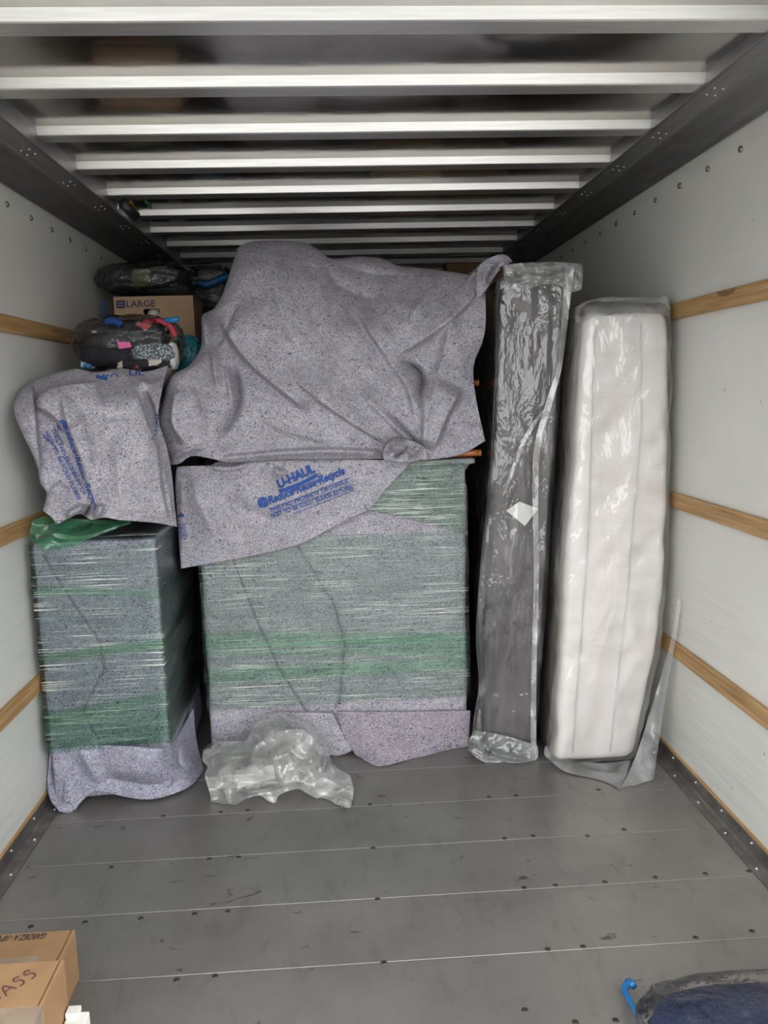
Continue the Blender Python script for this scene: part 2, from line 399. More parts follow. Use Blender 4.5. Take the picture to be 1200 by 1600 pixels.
M['poly_floor'] = film('crumpled_polythene', (0.90, 0.90, 0.89), 0.60, (0.84, 0.84, 0.82), (9, 9, 12), 0.14, 0.40, 0.70, 0.7, 0.22, 0.7, 0.02, 1.0, 0.6)
M['poly_clothes'] = film('clear_clothes_bag', (0.96, 0.96, 0.96), 0.12, (0.85, 0.86, 0.88), (14, 14, 14), 0.10, 0.58, 0.8, 0.40, 0.004, 0.7, 0.02, 1.0, 0.3)
m, nt, b = new_mat('mattress_ticking'); v = coords(nt, (1, 1, 1)); q = noise(nt, coords(nt, (3, 3, 12)), 2.0, 3)
nt.links.new(ramp(nt, q, [(0.3, (0.68, 0.635, 0.605)), (0.7, (0.76, 0.72, 0.695))]), b.inputs['Base Color']); b.inputs['Roughness'].default_value = 0.85; bump(nt, b, q, 0.4, 0.012); M['ticking'] = m
M['piping'] = plain('pale_blue_piping', (0.60, 0.60, 0.615), 0.8)
M['spring'] = plain('charcoal_ticking', (0.105, 0.092, 0.096), 0.9, 0, 0.15, 200)
M['spring_side'] = plain('charcoal_dust_cover', (0.06, 0.06, 0.066), 0.9, 0, 0.15, 120)
M['paper'] = plain('white_paper', (0.76, 0.76, 0.71), 0.7, 0, 0.03)
M['card'] = plain('brown_cardboard', (0.31, 0.182, 0.088), 0.8, 0, 0.08, 18, 0.05)
M['card_pink'] = plain('pale_cardboard', (0.44, 0.285, 0.175), 0.8, 0, 0.06, 18, 0.05)
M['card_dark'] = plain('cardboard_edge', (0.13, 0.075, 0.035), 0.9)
M['black_ink'] = plain('black_print', (0.03, 0.026, 0.025), 0.8)
M['marker'] = plain('brown_marker_ink', (0.085, 0.03, 0.028), 0.8)
M['box_ink'] = plain('navy_box_print', srgb(58, 58, 98), 0.8)
M['tape'] = film('packing_tape', (0.93, 0.90, 0.86), 0.25, (0.8, 0.74, 0.66), (30, 30, 30), 0.3, 0.4, 0.7, 0.12, 0.12, 0.3, 0.003)
M['black_cloth'] = plain('black_clothing', (0.018, 0.018, 0.022), 0.9, 0, 0.4, 40)
M['olive'] = plain('olive_clothing', (0.12, 0.115, 0.06), 0.9, 0, 0.3, 40)
M['grey_cloth'] = plain('grey_fleece', (0.30, 0.29, 0.28), 0.95, 0, 0.3, 60, 0.3)
M['navy'] = plain('navy_sweater', (0.028, 0.042, 0.10), 0.95, 0, 0.35, 160, 0.4)
M['pink'] = plain('pink_tag', (0.72, 0.13, 0.34), 0.7)
M['red'] = plain('red_knit', (0.42, 0.04, 0.07), 0.9, 0, 0.5, 90, 0.4)
M['white_cloth'] = plain('white_clothing', (0.72, 0.70, 0.67), 0.9)
M['blue_plastic'] = plain('blue_drawstring_plastic', (0.010, 0.13, 0.33), 0.35, 0, 0.3, 30)
M['navy_plastic'] = plain('dark_blue_plastic', (0.012, 0.055, 0.22), 0.35, 0, 0.3, 30)
M['teal'] = plain('teal_plastic', (0.012, 0.20, 0.23), 0.4, 0, 0.35, 26, 0.3)
M['green_bin'] = plain('dark_green_plastic', (0.012, 0.05, 0.04), 0.45)
M['shade_black_bin'] = plain('gap_shade_black_plastic', (0.016, 0.016, 0.018), 0.5)  # black puts the shade of the cargo gaps into the added bins
M['orange_wood'] = plain('varnished_orange_wood', (0.42, 0.14, 0.035), 0.3, 0, 0.3, 40)
M['lamp_black'] = plain('lamp_housing', (0.02, 0.02, 0.024), 0.4)
M['yellow'] = plain('amber_strip', (0.48, 0.26, 0.02), 0.5)
M['teal_strip'] = plain('green_strip', (0.08, 0.24, 0.19), 0.5)
M['concrete'] = plain('concrete_yard', (0.30, 0.295, 0.28), 0.9, 0, 0.15, 1.5)
m, nt, b = new_mat('salt_and_pepper_knit'); vo = N(nt, 'ShaderNodeTexVoronoi', Scale=130.0); nt.links.new(coords(nt), vo.inputs['Vector'])
nt.links.new(ramp(nt, vo.outputs['Distance'], [(0.25, (0.55, 0.60, 0.60)), (0.5, (0.10, 0.12, 0.13))]), b.inputs['Base Color']); b.inputs['Roughness'].default_value = 0.95; M['knit'] = m
m, nt, b = new_mat('printed_fabric'); vo = N(nt, 'ShaderNodeTexVoronoi', Scale=26.0); nt.links.new(coords(nt), vo.inputs['Vector'])
nt.links.new(ramp(nt, vo.outputs['Color'], [(0.1, (0.02, 0.02, 0.025)), (0.55, (0.06, 0.05, 0.05)), (0.72, (0.55, 0.5, 0.45)), (0.85, (0.5, 0.1, 0.1))], 'CONSTANT'), b.inputs['Base Color']); b.inputs['Roughness'].default_value = 0.9; M['print'] = m
m, nt, b = new_mat('blue_patterned_fabric'); vo = N(nt, 'ShaderNodeTexVoronoi', Scale=90.0); nt.links.new(coords(nt), vo.inputs['Vector'])
nt.links.new(ramp(nt, vo.outputs['Color'], [(0.2, (0.05, 0.22, 0.45)), (0.5, (0.6, 0.7, 0.75)), (0.7, (0.03, 0.08, 0.2))], 'CONSTANT'), b.inputs['Base Color']); M['blueprint'] = m

# ------------------------------------------------------------------ the truck body
XL, XR, Y0, Y1, ZC = -1.10, 1.25, 1.05, 6.3, 2.305
def S(o, kind='structure'): o['kind'] = kind; return o
S(MB().box((-30, -40, -0.95), (30, 12, -0.9)).build('ground', M['concrete']))
S(MB().box((-6, -9, -0.89), (6, Y0-0.08, -0.06)).build('added_bounce_dock', M['concrete']))  # unseen dock slab added to bounce sky light into the truck
# floor: aluminium deck planks with recessed screws
fl = S(MB().box((XL-0.03, Y0, -0.06), (XR+0.03, Y1, -0.022)).build('floor', M['kick']))
seams_px = [(585, 1258.5), (585, 1325), (590, 1404), (600, 1503)]
ys = [YF(*q) for q in seams_px]; pitch = (ys[0]-ys[3])/3
PITCH = pitch; first = ys[3]
k0 = int(math.floor((Y0-first)/pitch)); plank_edges = [first+pitch*k for k in range(k0, k0+40) if first+pitch*k < Y1]
def plank_prof(y0, y1, ch=0.0011): return [(y0, -0.022), (y1, -0.022), (y1, -0.0015), (y1-0.0015, 0.0), (y0+ch, 0.0), (y0, -ch)]
pl0 = None
for e in plank_edges:
    a = max(e, Y0); bnd = min(e+pitch-0.002, Y1)
    if pl0 is None or bnd-a < pitch*0.95:
        o = MB().prism([(y-a, z) for y, z in plank_prof(a, bnd)], 'x', XL+0.0, XR-0.0).build('plank', M['deck'], fl)
        o.location = (0, a, 0)
        if bnd-a >= pitch*0.95: pl0 = o
    else:
        o = copy(pl0, 'plank', fl, (0, a, 0))
sm = MB(); n = 12
sm.add([(0.0085*math.cos(2*math.pi*k/n), 0.0085*math.sin(2*math.pi*k/n), 0.0) for k in range(n)]+[(0.0072*math.cos(2*math.pi*k/n), 0.0072*math.sin(2*math.pi*k/n), 0.0014) for k in range(n)]
       +[(0.0036*math.cos(2*math.pi*k/n), 0.0036*math.sin(2*math.pi*k/n), 0.0014) for k in range(n)]+[(0.0036*math.cos(2*math.pi*k/n), 0.0036*math.sin(2*math.pi*k/n), 0.0004) for k in range(n)],
       [(r*n+k, r*n+(k+1) % n, (r+1)*n+(k+1) % n, (r+1)*n+k) for r in range(3) for k in range(n)]+[tuple(3*n+k for k in range(n))])
screw0 = None
for q in [(345,1269),(387,1266),(578,1257),(764,1245),(806,1243),(935,1234),(255,1275),(174,1355),(327,1342),(373,1339),(583,1325),(788,1310),(833,1306),(918,1306),(975,1296),
          (48,1448),(133,1441),(220,1435),(304,1428),(356,1424),(590,1405),(819,1387),(868,1383),(945,1378),(1024,1371),(1102,1365),(1170,1361),
          (276,1531),(336,1525),(600,1504),(856,1483),(911,1479),(1087,1465),(1175,1455),(820,1578),(899,1597),(962,1594)]:
    p = P(q[0], q[1], YF(*q))
    if screw0 is None: screw0 = sm.build('screw', M['screw'], fl); o = screw0
    else: o = copy(screw0, 'screw', fl)
    o.location = (p[0], p[1], 0.0)
# side walls with timber tie rails and rivets
for side, X, sgn, ZW in (('left', XL, 1, 2.175), ('right', XR, -1, 2.203)):
    wl = S(MB().box((min(X, X-sgn*0.04), Y0, -0.05), (max(X, X-sgn*0.04), Y1, ZC+0.03)).build('wall_'+side, M['wall']))
    for z in (0.455, 1.017, 1.705):
        x = sorted((X, X+sgn*0.017)); r = MB().box((x[0], Y0+0.1, z-0.029), (x[1], Y1-0.02, z+0.029)).build('timber_rail', M['timber'], wl); bevel(r, 0.003)
        r['label'] = 'raw wooden tie rail'
    rv = None
    for k in range(17):
        y = 2.10+0.222*k
        if rv is None:
            vv, ff = blob((0, 0, 0), (0.006, 0.010, 0.010), (12, 7), 1.0, 0.0); rv = mesh('rivet', vv, ff, M['dark_rivet'], wl); o = rv
        else: o = copy(rv, 'rivet', wl)
        o.location = (X+sgn*0.003, y, ZW-0.062)
    # kick plate
    prof = [(0, 0.0), (0.062, 0.0), (0.062, 0.004), (0.030, 0.004), (0.026, 0.012), (0.012, 0.012), (0.008, 0.040), (0, 0.040)]
    kp = S(MB().prism([(X+sgn*p, z) for p, z in prof], 'y', Y0, Y1).build('baseboard_'+side, M['kick'])); bevel(kp, 0.0015)
    ch = S(MB().prism([(X, 0.040), (X+sgn*0.006, 0.040), (X+sgn*0.004, 0.047), (X, 0.049)], 'y', Y0, Y1).build('timber_edge', M['timber'], kp))
    kv = None
    for k in range(22):
        for dx, z, off in ((0.011, 0.027, 0.0), (0.046, 0.005, 0.1)):
            if kv is None:
                vv, ff = blob((0, 0, 0), (0.005, 0.005, 0.004), (10, 6), 1.0, 0.0); kv = mesh('rivet', vv, ff, M['rivet'], kp); o = kv
            else: o = copy(kv, 'rivet', kp)
            o.location = (X+sgn*dx, 1.5+0.2*k+off, z)
    # cove between wall and roof
    tp = [(0.0, ZW), (0.010, ZW-0.004), (0.022, ZW+0.006), (0.100, ZW+0.052), (0.110, ZW+0.056), (0.124, ZW+0.056), (0.180, ZW+0.063), (0.186, ZW+0.068), (0.186, ZC+0.02), (0, ZC+0.02)]
    cv = S(MB().prism([(X+sgn*p, z) for p, z in tp], 'y', Y0, Y1).build('trim_1' if side == 'left' else 'trim_2', M['cove'])); bevel(cv, 0.002)
    tv = None
    for k in range(11):
        for i, (dx, dy) in enumerate(((0.135, -0.02), (0.160, -0.02), (0.135, 0.03), (0.160, 0.03))):
            if tv is None:
                vv, ff = blob((0, 0, 0), (0.0045, 0.0045, 0.003), (8, 5), 1.0, 0.0); tv = mesh('rivet', vv, ff, M['rivet'], cv); o = tv
            else: o = copy(tv, 'rivet', cv)
            o.location = (X+sgn*dx, 2.005+0.4026*k+dy, ZW+0.056+(dx-0.124)/0.056*0.007-0.001)
S(MB().box((XL-0.04, Y1, -0.05), (XR+0.04, Y1+0.04, ZC+0.03)).build('wall_front', M['wall']))
# roof: sheets between the bows
ce = S(MB().box((XL-0.04, Y0, ZC+0.02), (XR+0.04, Y1+0.04, ZC+0.05)).build('ceiling', M['cove']))
BP = 0.4026; byy = [2.005+BP*k for k in range(-3, 11)]
bow0 = None; sh0 = None
for k, y in enumerate(byy):
    if bow0 is None:
        prof = [(-0.022, 0.0), (-0.021, -0.002), (-0.013, -0.026), (-0.008, -0.029), (0.058, -0.029), (0.062, -0.025), (0.064, 0.0)]
        bow0 = MB().prism([(p, ZC+q) for p, q in prof], 'x', XL+0.10, XR-0.10).build('roof_bow', M['bow'], ce); bevel(bow0, 0.002); o = bow0
    else: o = copy(bow0, 'roof_bow', ce)
    o.location = (0, y, 0)
    nx, ny = 60, 14; gx = np.linspace(XL+0.1, XR-0.1, nx); gy = np.linspace(0, BP, ny)
    GX, GY = np.meshgrid(gx, gy)
    sag = -0.004*np.sin(np.pi*GY/BP)**2*(0.6+0.5*fbm(np.stack([GX*1.7, GY*0+k*5.1, GX*0], -1), 2, 5))
    vv = np.stack([GX, GY, ZC+sag], -1).reshape(-1, 3)
    ff = [(j*nx+i, (j+1)*nx+i, (j+1)*nx+i+1, j*nx+i+1) for j in range(ny-1) for i in range(nx-1)]
    s_ = mesh('roof_sheet', vv, ff, M['sheet'], ce); s_.location = (0, y, 0)
# rear door header and posts around the opening
S(MB().box((XL-0.04, Y0-0.05, 2.16), (XR+0.04, Y0, ZC+0.05)).build('trim_3', M['cove']))

# ------------------------------------------------------------------ wrapped cabinets
def film_ring(x0, x1, y0, y1, z0f, z1f, nz=14, sub=26, seed=0, amp=0.002, lean=lambda z: 0.0):
    """closed band of film round a box; z0f,z1f give lower and upper edge along the loop parameter 0..4"""
    loop = []
    for s_, (a, b_) in enumerate((((x0, y0), (x1, y0)), ((x1, y0), (x1, y1)), ((x1, y1), (x0, y1)), ((x0, y1), (x0, y0)))):
        for k in range(sub): t = k/sub; loop.append((a[0]+(b_[0]-a[0])*t, a[1]+(b_[1]-a[1])*t, s_+t))
    L = len(loop); v = []
    cx, cy = (x0+x1)/2, (y0+y1)/2
    for j in range(nz):
        for x, y, s_ in loop:
            z = z0f(s_)+(z1f(s_)-z0f(s_))*j/(nz-1)
            d = amp*float(vnoise(np.array([x*9, z*30, y*9]), seed))
            v.append((x+lean(z)+d*np.sign(x-cx), y-abs(d) if y < cy else y+d, z))
    f = [(j*L+i, j*L+(i+1) % L, (j+1)*L+(i+1) % L, (j+1)*L+i) for j in range(nz-1) for i in range(L)]
    return v, f

# left cabinet
LX0, LX1, LY0, LY1, LZ = -1.068, -0.648, 2.85, 3.55, 0.968
lc = thing('wrapped_cabinet', ((LX0+LX1)/2, (LY0+LY1)/2, 0), 'narrow cabinet in grey pad and green film against the left wall under a draped pad', 'cabinet')
v, f, nn = gridbox((LX0, LY0, 0.02), (LX1, LY1, LZ), 0.012, 0.022)
disp = 0.004*fbm(v*7, 3, 3)
# overlapping pad edge running down the front
q = v.copy(); fr = v[:, 1] < LY0+0.03
edge = np.interp(v[:, 2], [0.1, 0.35, 0.50, 0.60, 0.78, 0.92], [-0.83, -0.94, -0.855, -0.86, -0.96, -1.03])
step = np.where(fr, 0.014/(1+np.exp(-(edge-v[:, 0])/0.002)), 0)
v = v+nn*disp[:, None]; v[:, 1] -= step
mesh('pad_cover', v, f, M['felt_blue'], lc)
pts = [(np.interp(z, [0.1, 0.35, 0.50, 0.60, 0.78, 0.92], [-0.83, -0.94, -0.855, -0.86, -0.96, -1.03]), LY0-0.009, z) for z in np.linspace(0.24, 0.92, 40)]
MB().tube(pts, 0.0045, 8).build('pad_edge_shade', M['felt_edge_shade'], lc, True)  # pad fold as a tube, its crease shadow put into the tint
v, f = film_ring(LX0-0.004, LX1+0.010, LY0-0.021, LY1+0.006, lambda s_: 0.215+0.012*math.sin(s_*3), lambda s_: LZ-0.012, 40, 26, 3, 0.004); lfilm = mesh('stretch_film', v, f, M['wrap'], lc)
for i, (za, zb, sl) in enumerate(((0.555, 0.590, 0.03), (0.345, 0.385, 0.05), (0.77, 0.80, -0.03), (0.565, 0.58, 0.03), (0.215, 0.345, 0.02))):
    v, f = film_ring(LX0-0.006, LX1+0.013, LY0-0.024-0.001*i, LY1+0.008, lambda s_: za+sl*(s_-0.5 if s_ < 2 else 3.5-s_), lambda s_: zb+sl*1.2*(s_-0.5 if s_ < 2 else 3.5-s_), 6, 26, 9+i, 0.003)
    mesh('film_overlap', v, f, M['wrap2'], lfilm)
gx, gy = np.meshgrid(np.linspace(LX0, LX1+0.006, 24), np.linspace(LY0-0.012, LY1, 30))
tz = LZ+0.006+0.003*fbm(np.stack([gx*14, gy*14, gx*0], -1), 2, 6)-0.014*np.clip((LY0+0.004-gy)/0.016, 0, 1)
mesh('film_overlap', np.stack([gx, gy, tz], -1).reshape(-1, 3), [(b_*24+a_, b_*24+a_+1, b_*24+a_+25, b_*24+a_+24) for b_ in range(29) for a_ in range(23)], M['wrap'], lc)
# film bunched over the top corner
bun = Drape([(52,812),(80,806),(130,812),(208,814)], [(49,845),(70,858),(115,852),(150,838),(208,816)], [(52,812),(47,830),(49,845)], [(208,814),(208,816)],
            [(45,815,2.83),(45,850,2.82),(110,855,2.815),(100,815,2.88),(205,815,2.85),(150,838,2.815)], [([(60,822),(120,838),(200,817)], 0.012, 8, 5), ([(50,835),(90,846),(130,848)], 0.01, 5, 5)], (60, 24), (0.01, 12), 4)
bun.build('bunched_film', M['wrap3'], lc, th=0)
# loose lower skirt of the pad
yA = lambda x, y: YF(x, y)-0.0
sk = Drape([(80,1158),(130,1162),(200,1166),(258,1168),(283,1140),(302,1108)],
           [(95,1270),(113,1271),(124,1256),(140,1241),(156,1236),(190,1243),(226,1249),(262,1243),(297,1228),(318,1204)],
           [(80,1158),(77,1195),(74,1222),(79,1250),(95,1270)], [(302,1108),(304,1140),(309,1170),(318,1204)],
           [(80,1158,2.845),(170,1164,2.83),(258,1168,2.83),(302,1108,3.2),(300,1160,3.12),(95,1270,YF(95,1270)),(140,1240,YF(140,1240)-0.10),(190,1243,YF(190,1243)-0.06),(226,1249,YF(226,1249)-0.03),
            (297,1228,YF(297,1228)-0.01),(318,1204,YF(318,1204)),(72,1215,2.86),(270,1190,2.87),(175,1200,2.80)],
           [([(82,1160),(90,1210),(100,1262)], -0.03, 5, 10), ([(120,1165),(145,1205),(155,1225)], 0.015, 14, 6), ([(150,1212),(215,1222),(258,1224),(300,1212)], -0.02, 8, 14), ([(276,1165),(280,1205)], -0.02, 6, 6)],
           (130, 80), (0.016, 30), 7, gain=1.8)
sk.build('pad_skirt', M['felt_blue'], lc, th=0.008)

# centre dresser
DX0, DX1, DY0, DY1, DZ = -0.553, 0.492, 3.18, 3.72, 1.178
dc = thing('wrapped_dresser', ((DX0+DX1)/2, (DY0+DY1)/2, 0), 'wide dresser in grey pad and green stretch film standing in the centre of the load', 'dresser')
v, f, nn = gridbox((DX0, DY0, 0.01), (DX1, DY1, DZ-0.025), 0.012, 0.02)
fr = v[:, 1] < DY0+0.03
l1 = np.interp(v[:, 2], [0.05, 0.45, 0.62, 0.86], [-0.05, 0.0, -0.035, -0.17]); l2 = np.interp(v[:, 2], [0.15, 0.35, 0.55, 0.86], [-0.15, -0.26, -0.34, -0.44])
st = np.where(fr, 0.016/(1+np.exp(-(v[:, 0]-l1)/0.002))+0.010/(1+np.exp((v[:, 0]-l2)/0.002)), 0)
v = v+nn*(0.005*fbm(v*6, 3, 8))[:, None]; v[:, 1] -= st
mesh('pad_cover', v, f, M['felt'], dc)
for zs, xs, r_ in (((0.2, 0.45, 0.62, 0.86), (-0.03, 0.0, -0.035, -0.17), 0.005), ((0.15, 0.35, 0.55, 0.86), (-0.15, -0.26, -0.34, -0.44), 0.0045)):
    MB().tube([(np.interp(z, zs, xs), DY0-0.011, z) for z in np.linspace(zs[0], zs[-1], 40)], r_, 8).build('pad_edge_shade', M['felt_edge_shade'], dc, True)  # overlapping pad edges, tinted dark in place of shadow
v, f, nn = gridbox((DX0-0.01, DY0-0.025, DZ-0.022), (DX1+0.04, DY1+0.02, DZ), 0.02, 0.010)
v = v+nn*(0.003*fbm(v*9, 2, 2))[:, None]; o = mesh('padded_top', v, f, M['felt'], dc)
v, f = film_ring(DX0-0.004, DX1+0.006, DY0-0.030, DY1+0.006, lambda s_: 0.205+0.01*math.sin(2*s_), lambda s_: 0.905-0.012*s_ if s_ < 1 else 0.89, 46, 40, 21, 0.004); dfilm = mesh('stretch_film', v, f, M['wrap'], dc)
for i, (za, zb, sl) in enumerate(((0.450, 0.505, -0.065), (0.325, 0.380, 0.01), (0.415, 0.440, -0.05), (0.455, 0.475, -0.01))):
    v, f = film_ring(DX0-0.006, DX1+0.008, DY0-0.033-0.001*i, DY1+0.008, lambda s_: za+sl*(s_-0.5 if s_ < 2 else 3.5-s_), lambda s_: zb+sl*0.7*(s_-0.5 if s_ < 2 else 3.5-s_), 6, 40, 31+i, 0.003)
    mesh('film_overlap', v, f, M['wrap2'], dfilm)
up = Drape([(560,720),(640,719),(738,717)], [(560,797),(600,803),(660,818),(731,838)], [(560,720),(560,797)], [(738,717),(726,740),(730,770),(731,838)],
           [(560,720,3.140),(738,717,3.140),(560,797,3.145),(731,838,3.150),(650,780,3.142)], [([(575,796),(640,806),(728,834)], 0.004, 6, 3)], (50, 40), (0.003, 14), 5)
up.build('stretch_film', M['wrap'], dc, th=0, label='green film patch stretched over top corner')
up2 = Drape([(600,725),(735,722)], [(566,797),(648,808),(731,836)], [(600,725),(566,797)], [(735,722),(724,750),(731,836)],
           [(560,720,3.134),(738,717,3.134),(560,797,3.138),(731,838,3.143),(650,780,3.136)], [([(640,740),(728,760)], 0.006, 6, 6)], (50, 40), (0.003, 10), 6)
up2.build('film_overlap', M['wrap'], dc, th=0)
# loose lower flap of the pad on the dresser
fp = Drape([(527,1112),(600,1112),(735,1110)], [(556,1180),(575,1192),(592,1198),(640,1188),(731,1172)], [(527,1112),(535,1145),(556,1180)], [(735,1110),(733,1140),(731,1172)],
           [(527,1112,3.145),(735,1110,3.14),(556,1180,3.12),(592,1198,min(3.12, YF(592,1198))),(731,1172,3.15),(640,1150,3.12)], [([(560,1130),(600,1185)], 0.01, 12, 20)], (60, 30), (0.006, 26), 12)
fp.build('pad_flap', M['felt_plum'], dc, th=0.007)
fp2 = Drape([(430,1112),(520,1114)], [(505,1183),(525,1184),(551,1172)], [(430,1112),(460,1140),(505,1183)], [(520,1114),(535,1145),(551,1172)],
           [(430,1112,3.155),(520,1114,3.155),(505,1183,3.12),(551,1172,3.14)], [], (30, 24), (0.006, 20), 13)
fp2.build('pad_flap', M['felt'], dc, th=0.007)

# ------------------------------------------------------------------ moving pads
# pad over the left cabinet
lp = Drape([(119,577),(150,583),(190,577),(228,582),(262,572)],
           [(68,798),(80,808),(90,818),(104,811),(124,802),(142,812),(160,808),(185,812),(212,814),(245,817),(276,823)],
           [(119,577),(85,584),(48,598),(30,615),(23,642),(38,680),(54,714),(61,735),(64,754),(74,772),(68,798)],
           [(262,572),(252,610),(247,655),(260,700),(268,745),(272,790),(276,823)],
           [(119,577,2.98),(85,592,2.94),(190,577,3.02),(262,572,3.05),(100,612,2.82),(190,614,2.80),(225,610,2.83),(23,642,2.79),(48,600,2.95),(60,730,2.80),(68,798,2.79),(150,700,2.77),(200,800,2.77),(150,805,2.775),
            (215,700,2.77),(240,720,2.83),(262,760,2.92),(276,823,2.93),(250,640,2.93),(50,650,2.78),(90,680,2.79)],
           [([(49,600),(52,640),(57,690),(62,738)], 0.038, 2.5, 40, 0.10), ([(51,634),(70,639),(90,654),(104,676)], 0.026, 26, 3, 0.2), ([(52,634),(74,613),(106,603),(160,598)], 0.034, 3, 22, 0.15),
            ([(97,606),(104,650),(128,715),(145,780)], 0.020, 34, 5, 0.2), ([(122,612),(132,670),(150,745)], -0.010, 6, 10), ([(208,604),(224,650),(243,700),(250,760),(262,818)], 0.024, 3.5, 36, 0.12),
            ([(160,660),(205,656)], -0.008, 4, 8), ([(180,680),(190,800)], 0.010, 18, 8), ([(76,770),(92,760),(110,770)], 0.012, 4, 10),
            ([(104,810),(114,800),(134,790)], 0.035, 4, 5), ([(122,812),(136,800),(144,786)], -0.035, 4, 4), ([(146,808),(155,800),(158,786)], 0.035, 4, 4), ([(226,606),(240,640),(247,676)], -0.03, 4, 6),
            ([(212,592),(236,602),(256,592)], 0.025, 4, 8), ([(140,590),(172,583),(205,591)], 0.020, 8, 10), ([(252,720),(262,770),(270,818)], 0.014, 4, 8), ([(150,612),(160,650),(158,700)], 0.008, 10, 14)],
           (200, 170), (0.014, 34), 21, roll=0.04, rollw=0.05, rollsides='l', gain=2.0)
p1 = lp.build('moving_pad', M['felt'], None, back='lt', backd=(0.02, 0.08, 0.2, 0.5), shrink=0.1, drop=0.22, label='grey felt moving pad draped over the top of the left cabinet', cat='moving pad', group='grey felt moving pads')
# text running down the pad
text_on(lp, 'Reduce•Reuse•Recycle', (99,666), (148,800), 8, M['ink'], p1, 0.3, 0.025); disc_on(lp, (97,664), 8, M['ink'], p1)
text_on(lp, 'THIS PAD PROPERTY OF', (79,671), (130,775), 6, M['ink'], p1, 0.0, 0.008); text_on(lp, 'NOT TO BE SOLD PLEASE', (70,676), (122,782), 6, M['ink'], p1, 0.0, 0.008)
bar_on(lp, (66,678), (92,706), 1.0, M['ink'], p1); bar_on(lp, (84,668), (100,695), 1.0, M['ink'], p1); bar_on(lp, (98,712), (128,762), 1.0, M['ink'], p1)
text_on(lp, 'U-HAUL', (150,590), (226,586), 9, M['ink'], p1, 0.1, 0.02); bar_on(lp, (150,588), (168,592), 6, M['ink'], p1)
text_on(lp, 'PLEASE', (243,688), (249,645), 6, M['ink'], p1, 0.0, 0.008)

# big pad on top of the dresser
bpad = Drape([(372,388),(388,380),(420,377),(470,380),(495,390),(512,403),(530,405),(565,402),(600,406),(622,416),(650,419),(700,425),(742,430),(752,414),(772,402),(797,405)],
           [(262,726),(280,724),(300,712),(330,716),(360,722),(430,718),(520,717),(600,717),(640,719),(690,716),(725,708),(758,689)],
           [(372,388),(362,420),(348,462),(334,484),(317,494),(316,520),(314,545),(296,572),(268,590),(256,625),(248,658),(254,690),(262,726)],
           [(797,405),(775,425),(760,450),(759,505),(753,535),(742,562),(739,585),(744,625),(758,689)],
           [(390,382,3.42),(470,382,3.42),(560,404,3.45),(700,426,3.40),(790,405,3.20),(372,390,3.40),(335,490,3.22),(317,495,3.30),(314,545,3.22),(268,590,3.05),(248,658,3.00),(262,726,3.06),
            (420,450,3.22),(520,470,3.25),(640,480,3.28),(740,470,3.26),(450,560,3.12),(560,580,3.14),(650,590,3.22),(720,560,3.22),(740,585,3.24),(762,690,3.17),(720,660,3.16),
            (350,620,3.06),(300,650,3.00),(330,705,3.04),(430,680,3.07),(540,690,3.09),(430,718,3.12),(560,717,3.13),(640,718,3.13),(690,714,3.15),(400,420,3.28),(470,420,3.30)],
           [([(340,488),(362,530),(390,566),(433,603),(488,646)], 0.040, 55, 3.0, 0.18), ([(548,470),(602,553),(640,610),(650,668)], 0.026, 30, 5), ([(450,582),(500,625),(554,662),(612,697)], 0.024, 45, 3.0, 0.2),
            ([(757,440),(715,488),(660,530),(612,556)], 0.030, 5, 45), ([(618,560),(646,572),(660,592),(653,640)], -0.045, 5, 9, 0.35), ([(722,606),(700,645),(688,672),(674,708)], 0.034, 3, 40, 0.2), ([(712,470),(692,560),(662,672)], 0.022, 26, 8),
            ([(330,545),(340,612)], 0.022, 12, 3), ([(361,560),(374,600),(372,640),(338,697)], -0.034, 4, 14), ([(352,570),(364,640)], 0.020, 10, 4), ([(498,396),(530,448),(600,472)], -0.022, 14, 26), ([(428,392),(438,480),(475,565)], 0.020, 40, 12),
            ([(520,410),(580,428),(650,432)], -0.014, 8, 16), ([(338,717),(420,709),(520,704),(604,709)], 0.026, 3.5, 9, 0.1), ([(278,600),(270,660),(300,702)], 0.018, 14, 4), ([(300,590),(318,640),(320,690)], -0.014, 8, 8),
            ([(262,722),(290,704),(322,698)], 0.02, 8, 4), ([(374,470),(352,520),(336,548)], -0.016, 4, 8), ([(752,418),(757,440),(762,470)], -0.03, 4, 4), ([(318,500),(322,540)], 0.018, 4, 3), ([(604,640),(640,680),(656,706)], -0.020, 4, 6),
            ([(640,596),(570,520),(530,470)], -0.012, 8, 16), ([(560,612),(610,660),(642,692)], 0.014, 12, 3), ([(660,600),(664,650),(662,700)], 0.016, 8, 4), ([(400,640),(440,670),(520,690)], 0.010, 20, 4), ([(690,440),(660,470),(640,500)], 0.012, 10, 10)],
           (300, 230), (0.020, 40), 31, roll=0.07, rollw=0.07, rollsides='tl', gain=2.1)
p2 = bpad.build('moving_pad', M['felt'], None, back='lt', backd=(0.015, 0.06, 0.2, 0.42), shrink=0.12, label='largest grey felt moving pad, knotted, heaped on top of the wide dresser', cat='moving pad', group='grey felt moving pads')
# tied knot at its lower edge
kn = Drape([(604,697),(618,687),(640,689),(662,700),(672,716)], [(600,718),(622,721),(640,722),(655,718),(672,717)], [(604,697),(600,708),(600,718)], [(672,716),(672,717)],
           [(604,697,3.06),(640,690,3.03),(672,716,3.07),(600,718,3.05),(640,722,3.04),(632,705,3.00)],
           [([(606,702),(632,700),(655,716)], 0.03, 5, 4), ([(612,716),(630,706),(640,692)], -0.03, 4, 4), ([(640,718),(646,704),(660,702)], 0.025, 4, 3)], (60, 34), (0.022, 11), 41, gain=1.4)
kn.build('knot', M['felt'], p2, back='ltr', backd=(0.04, 0.10))
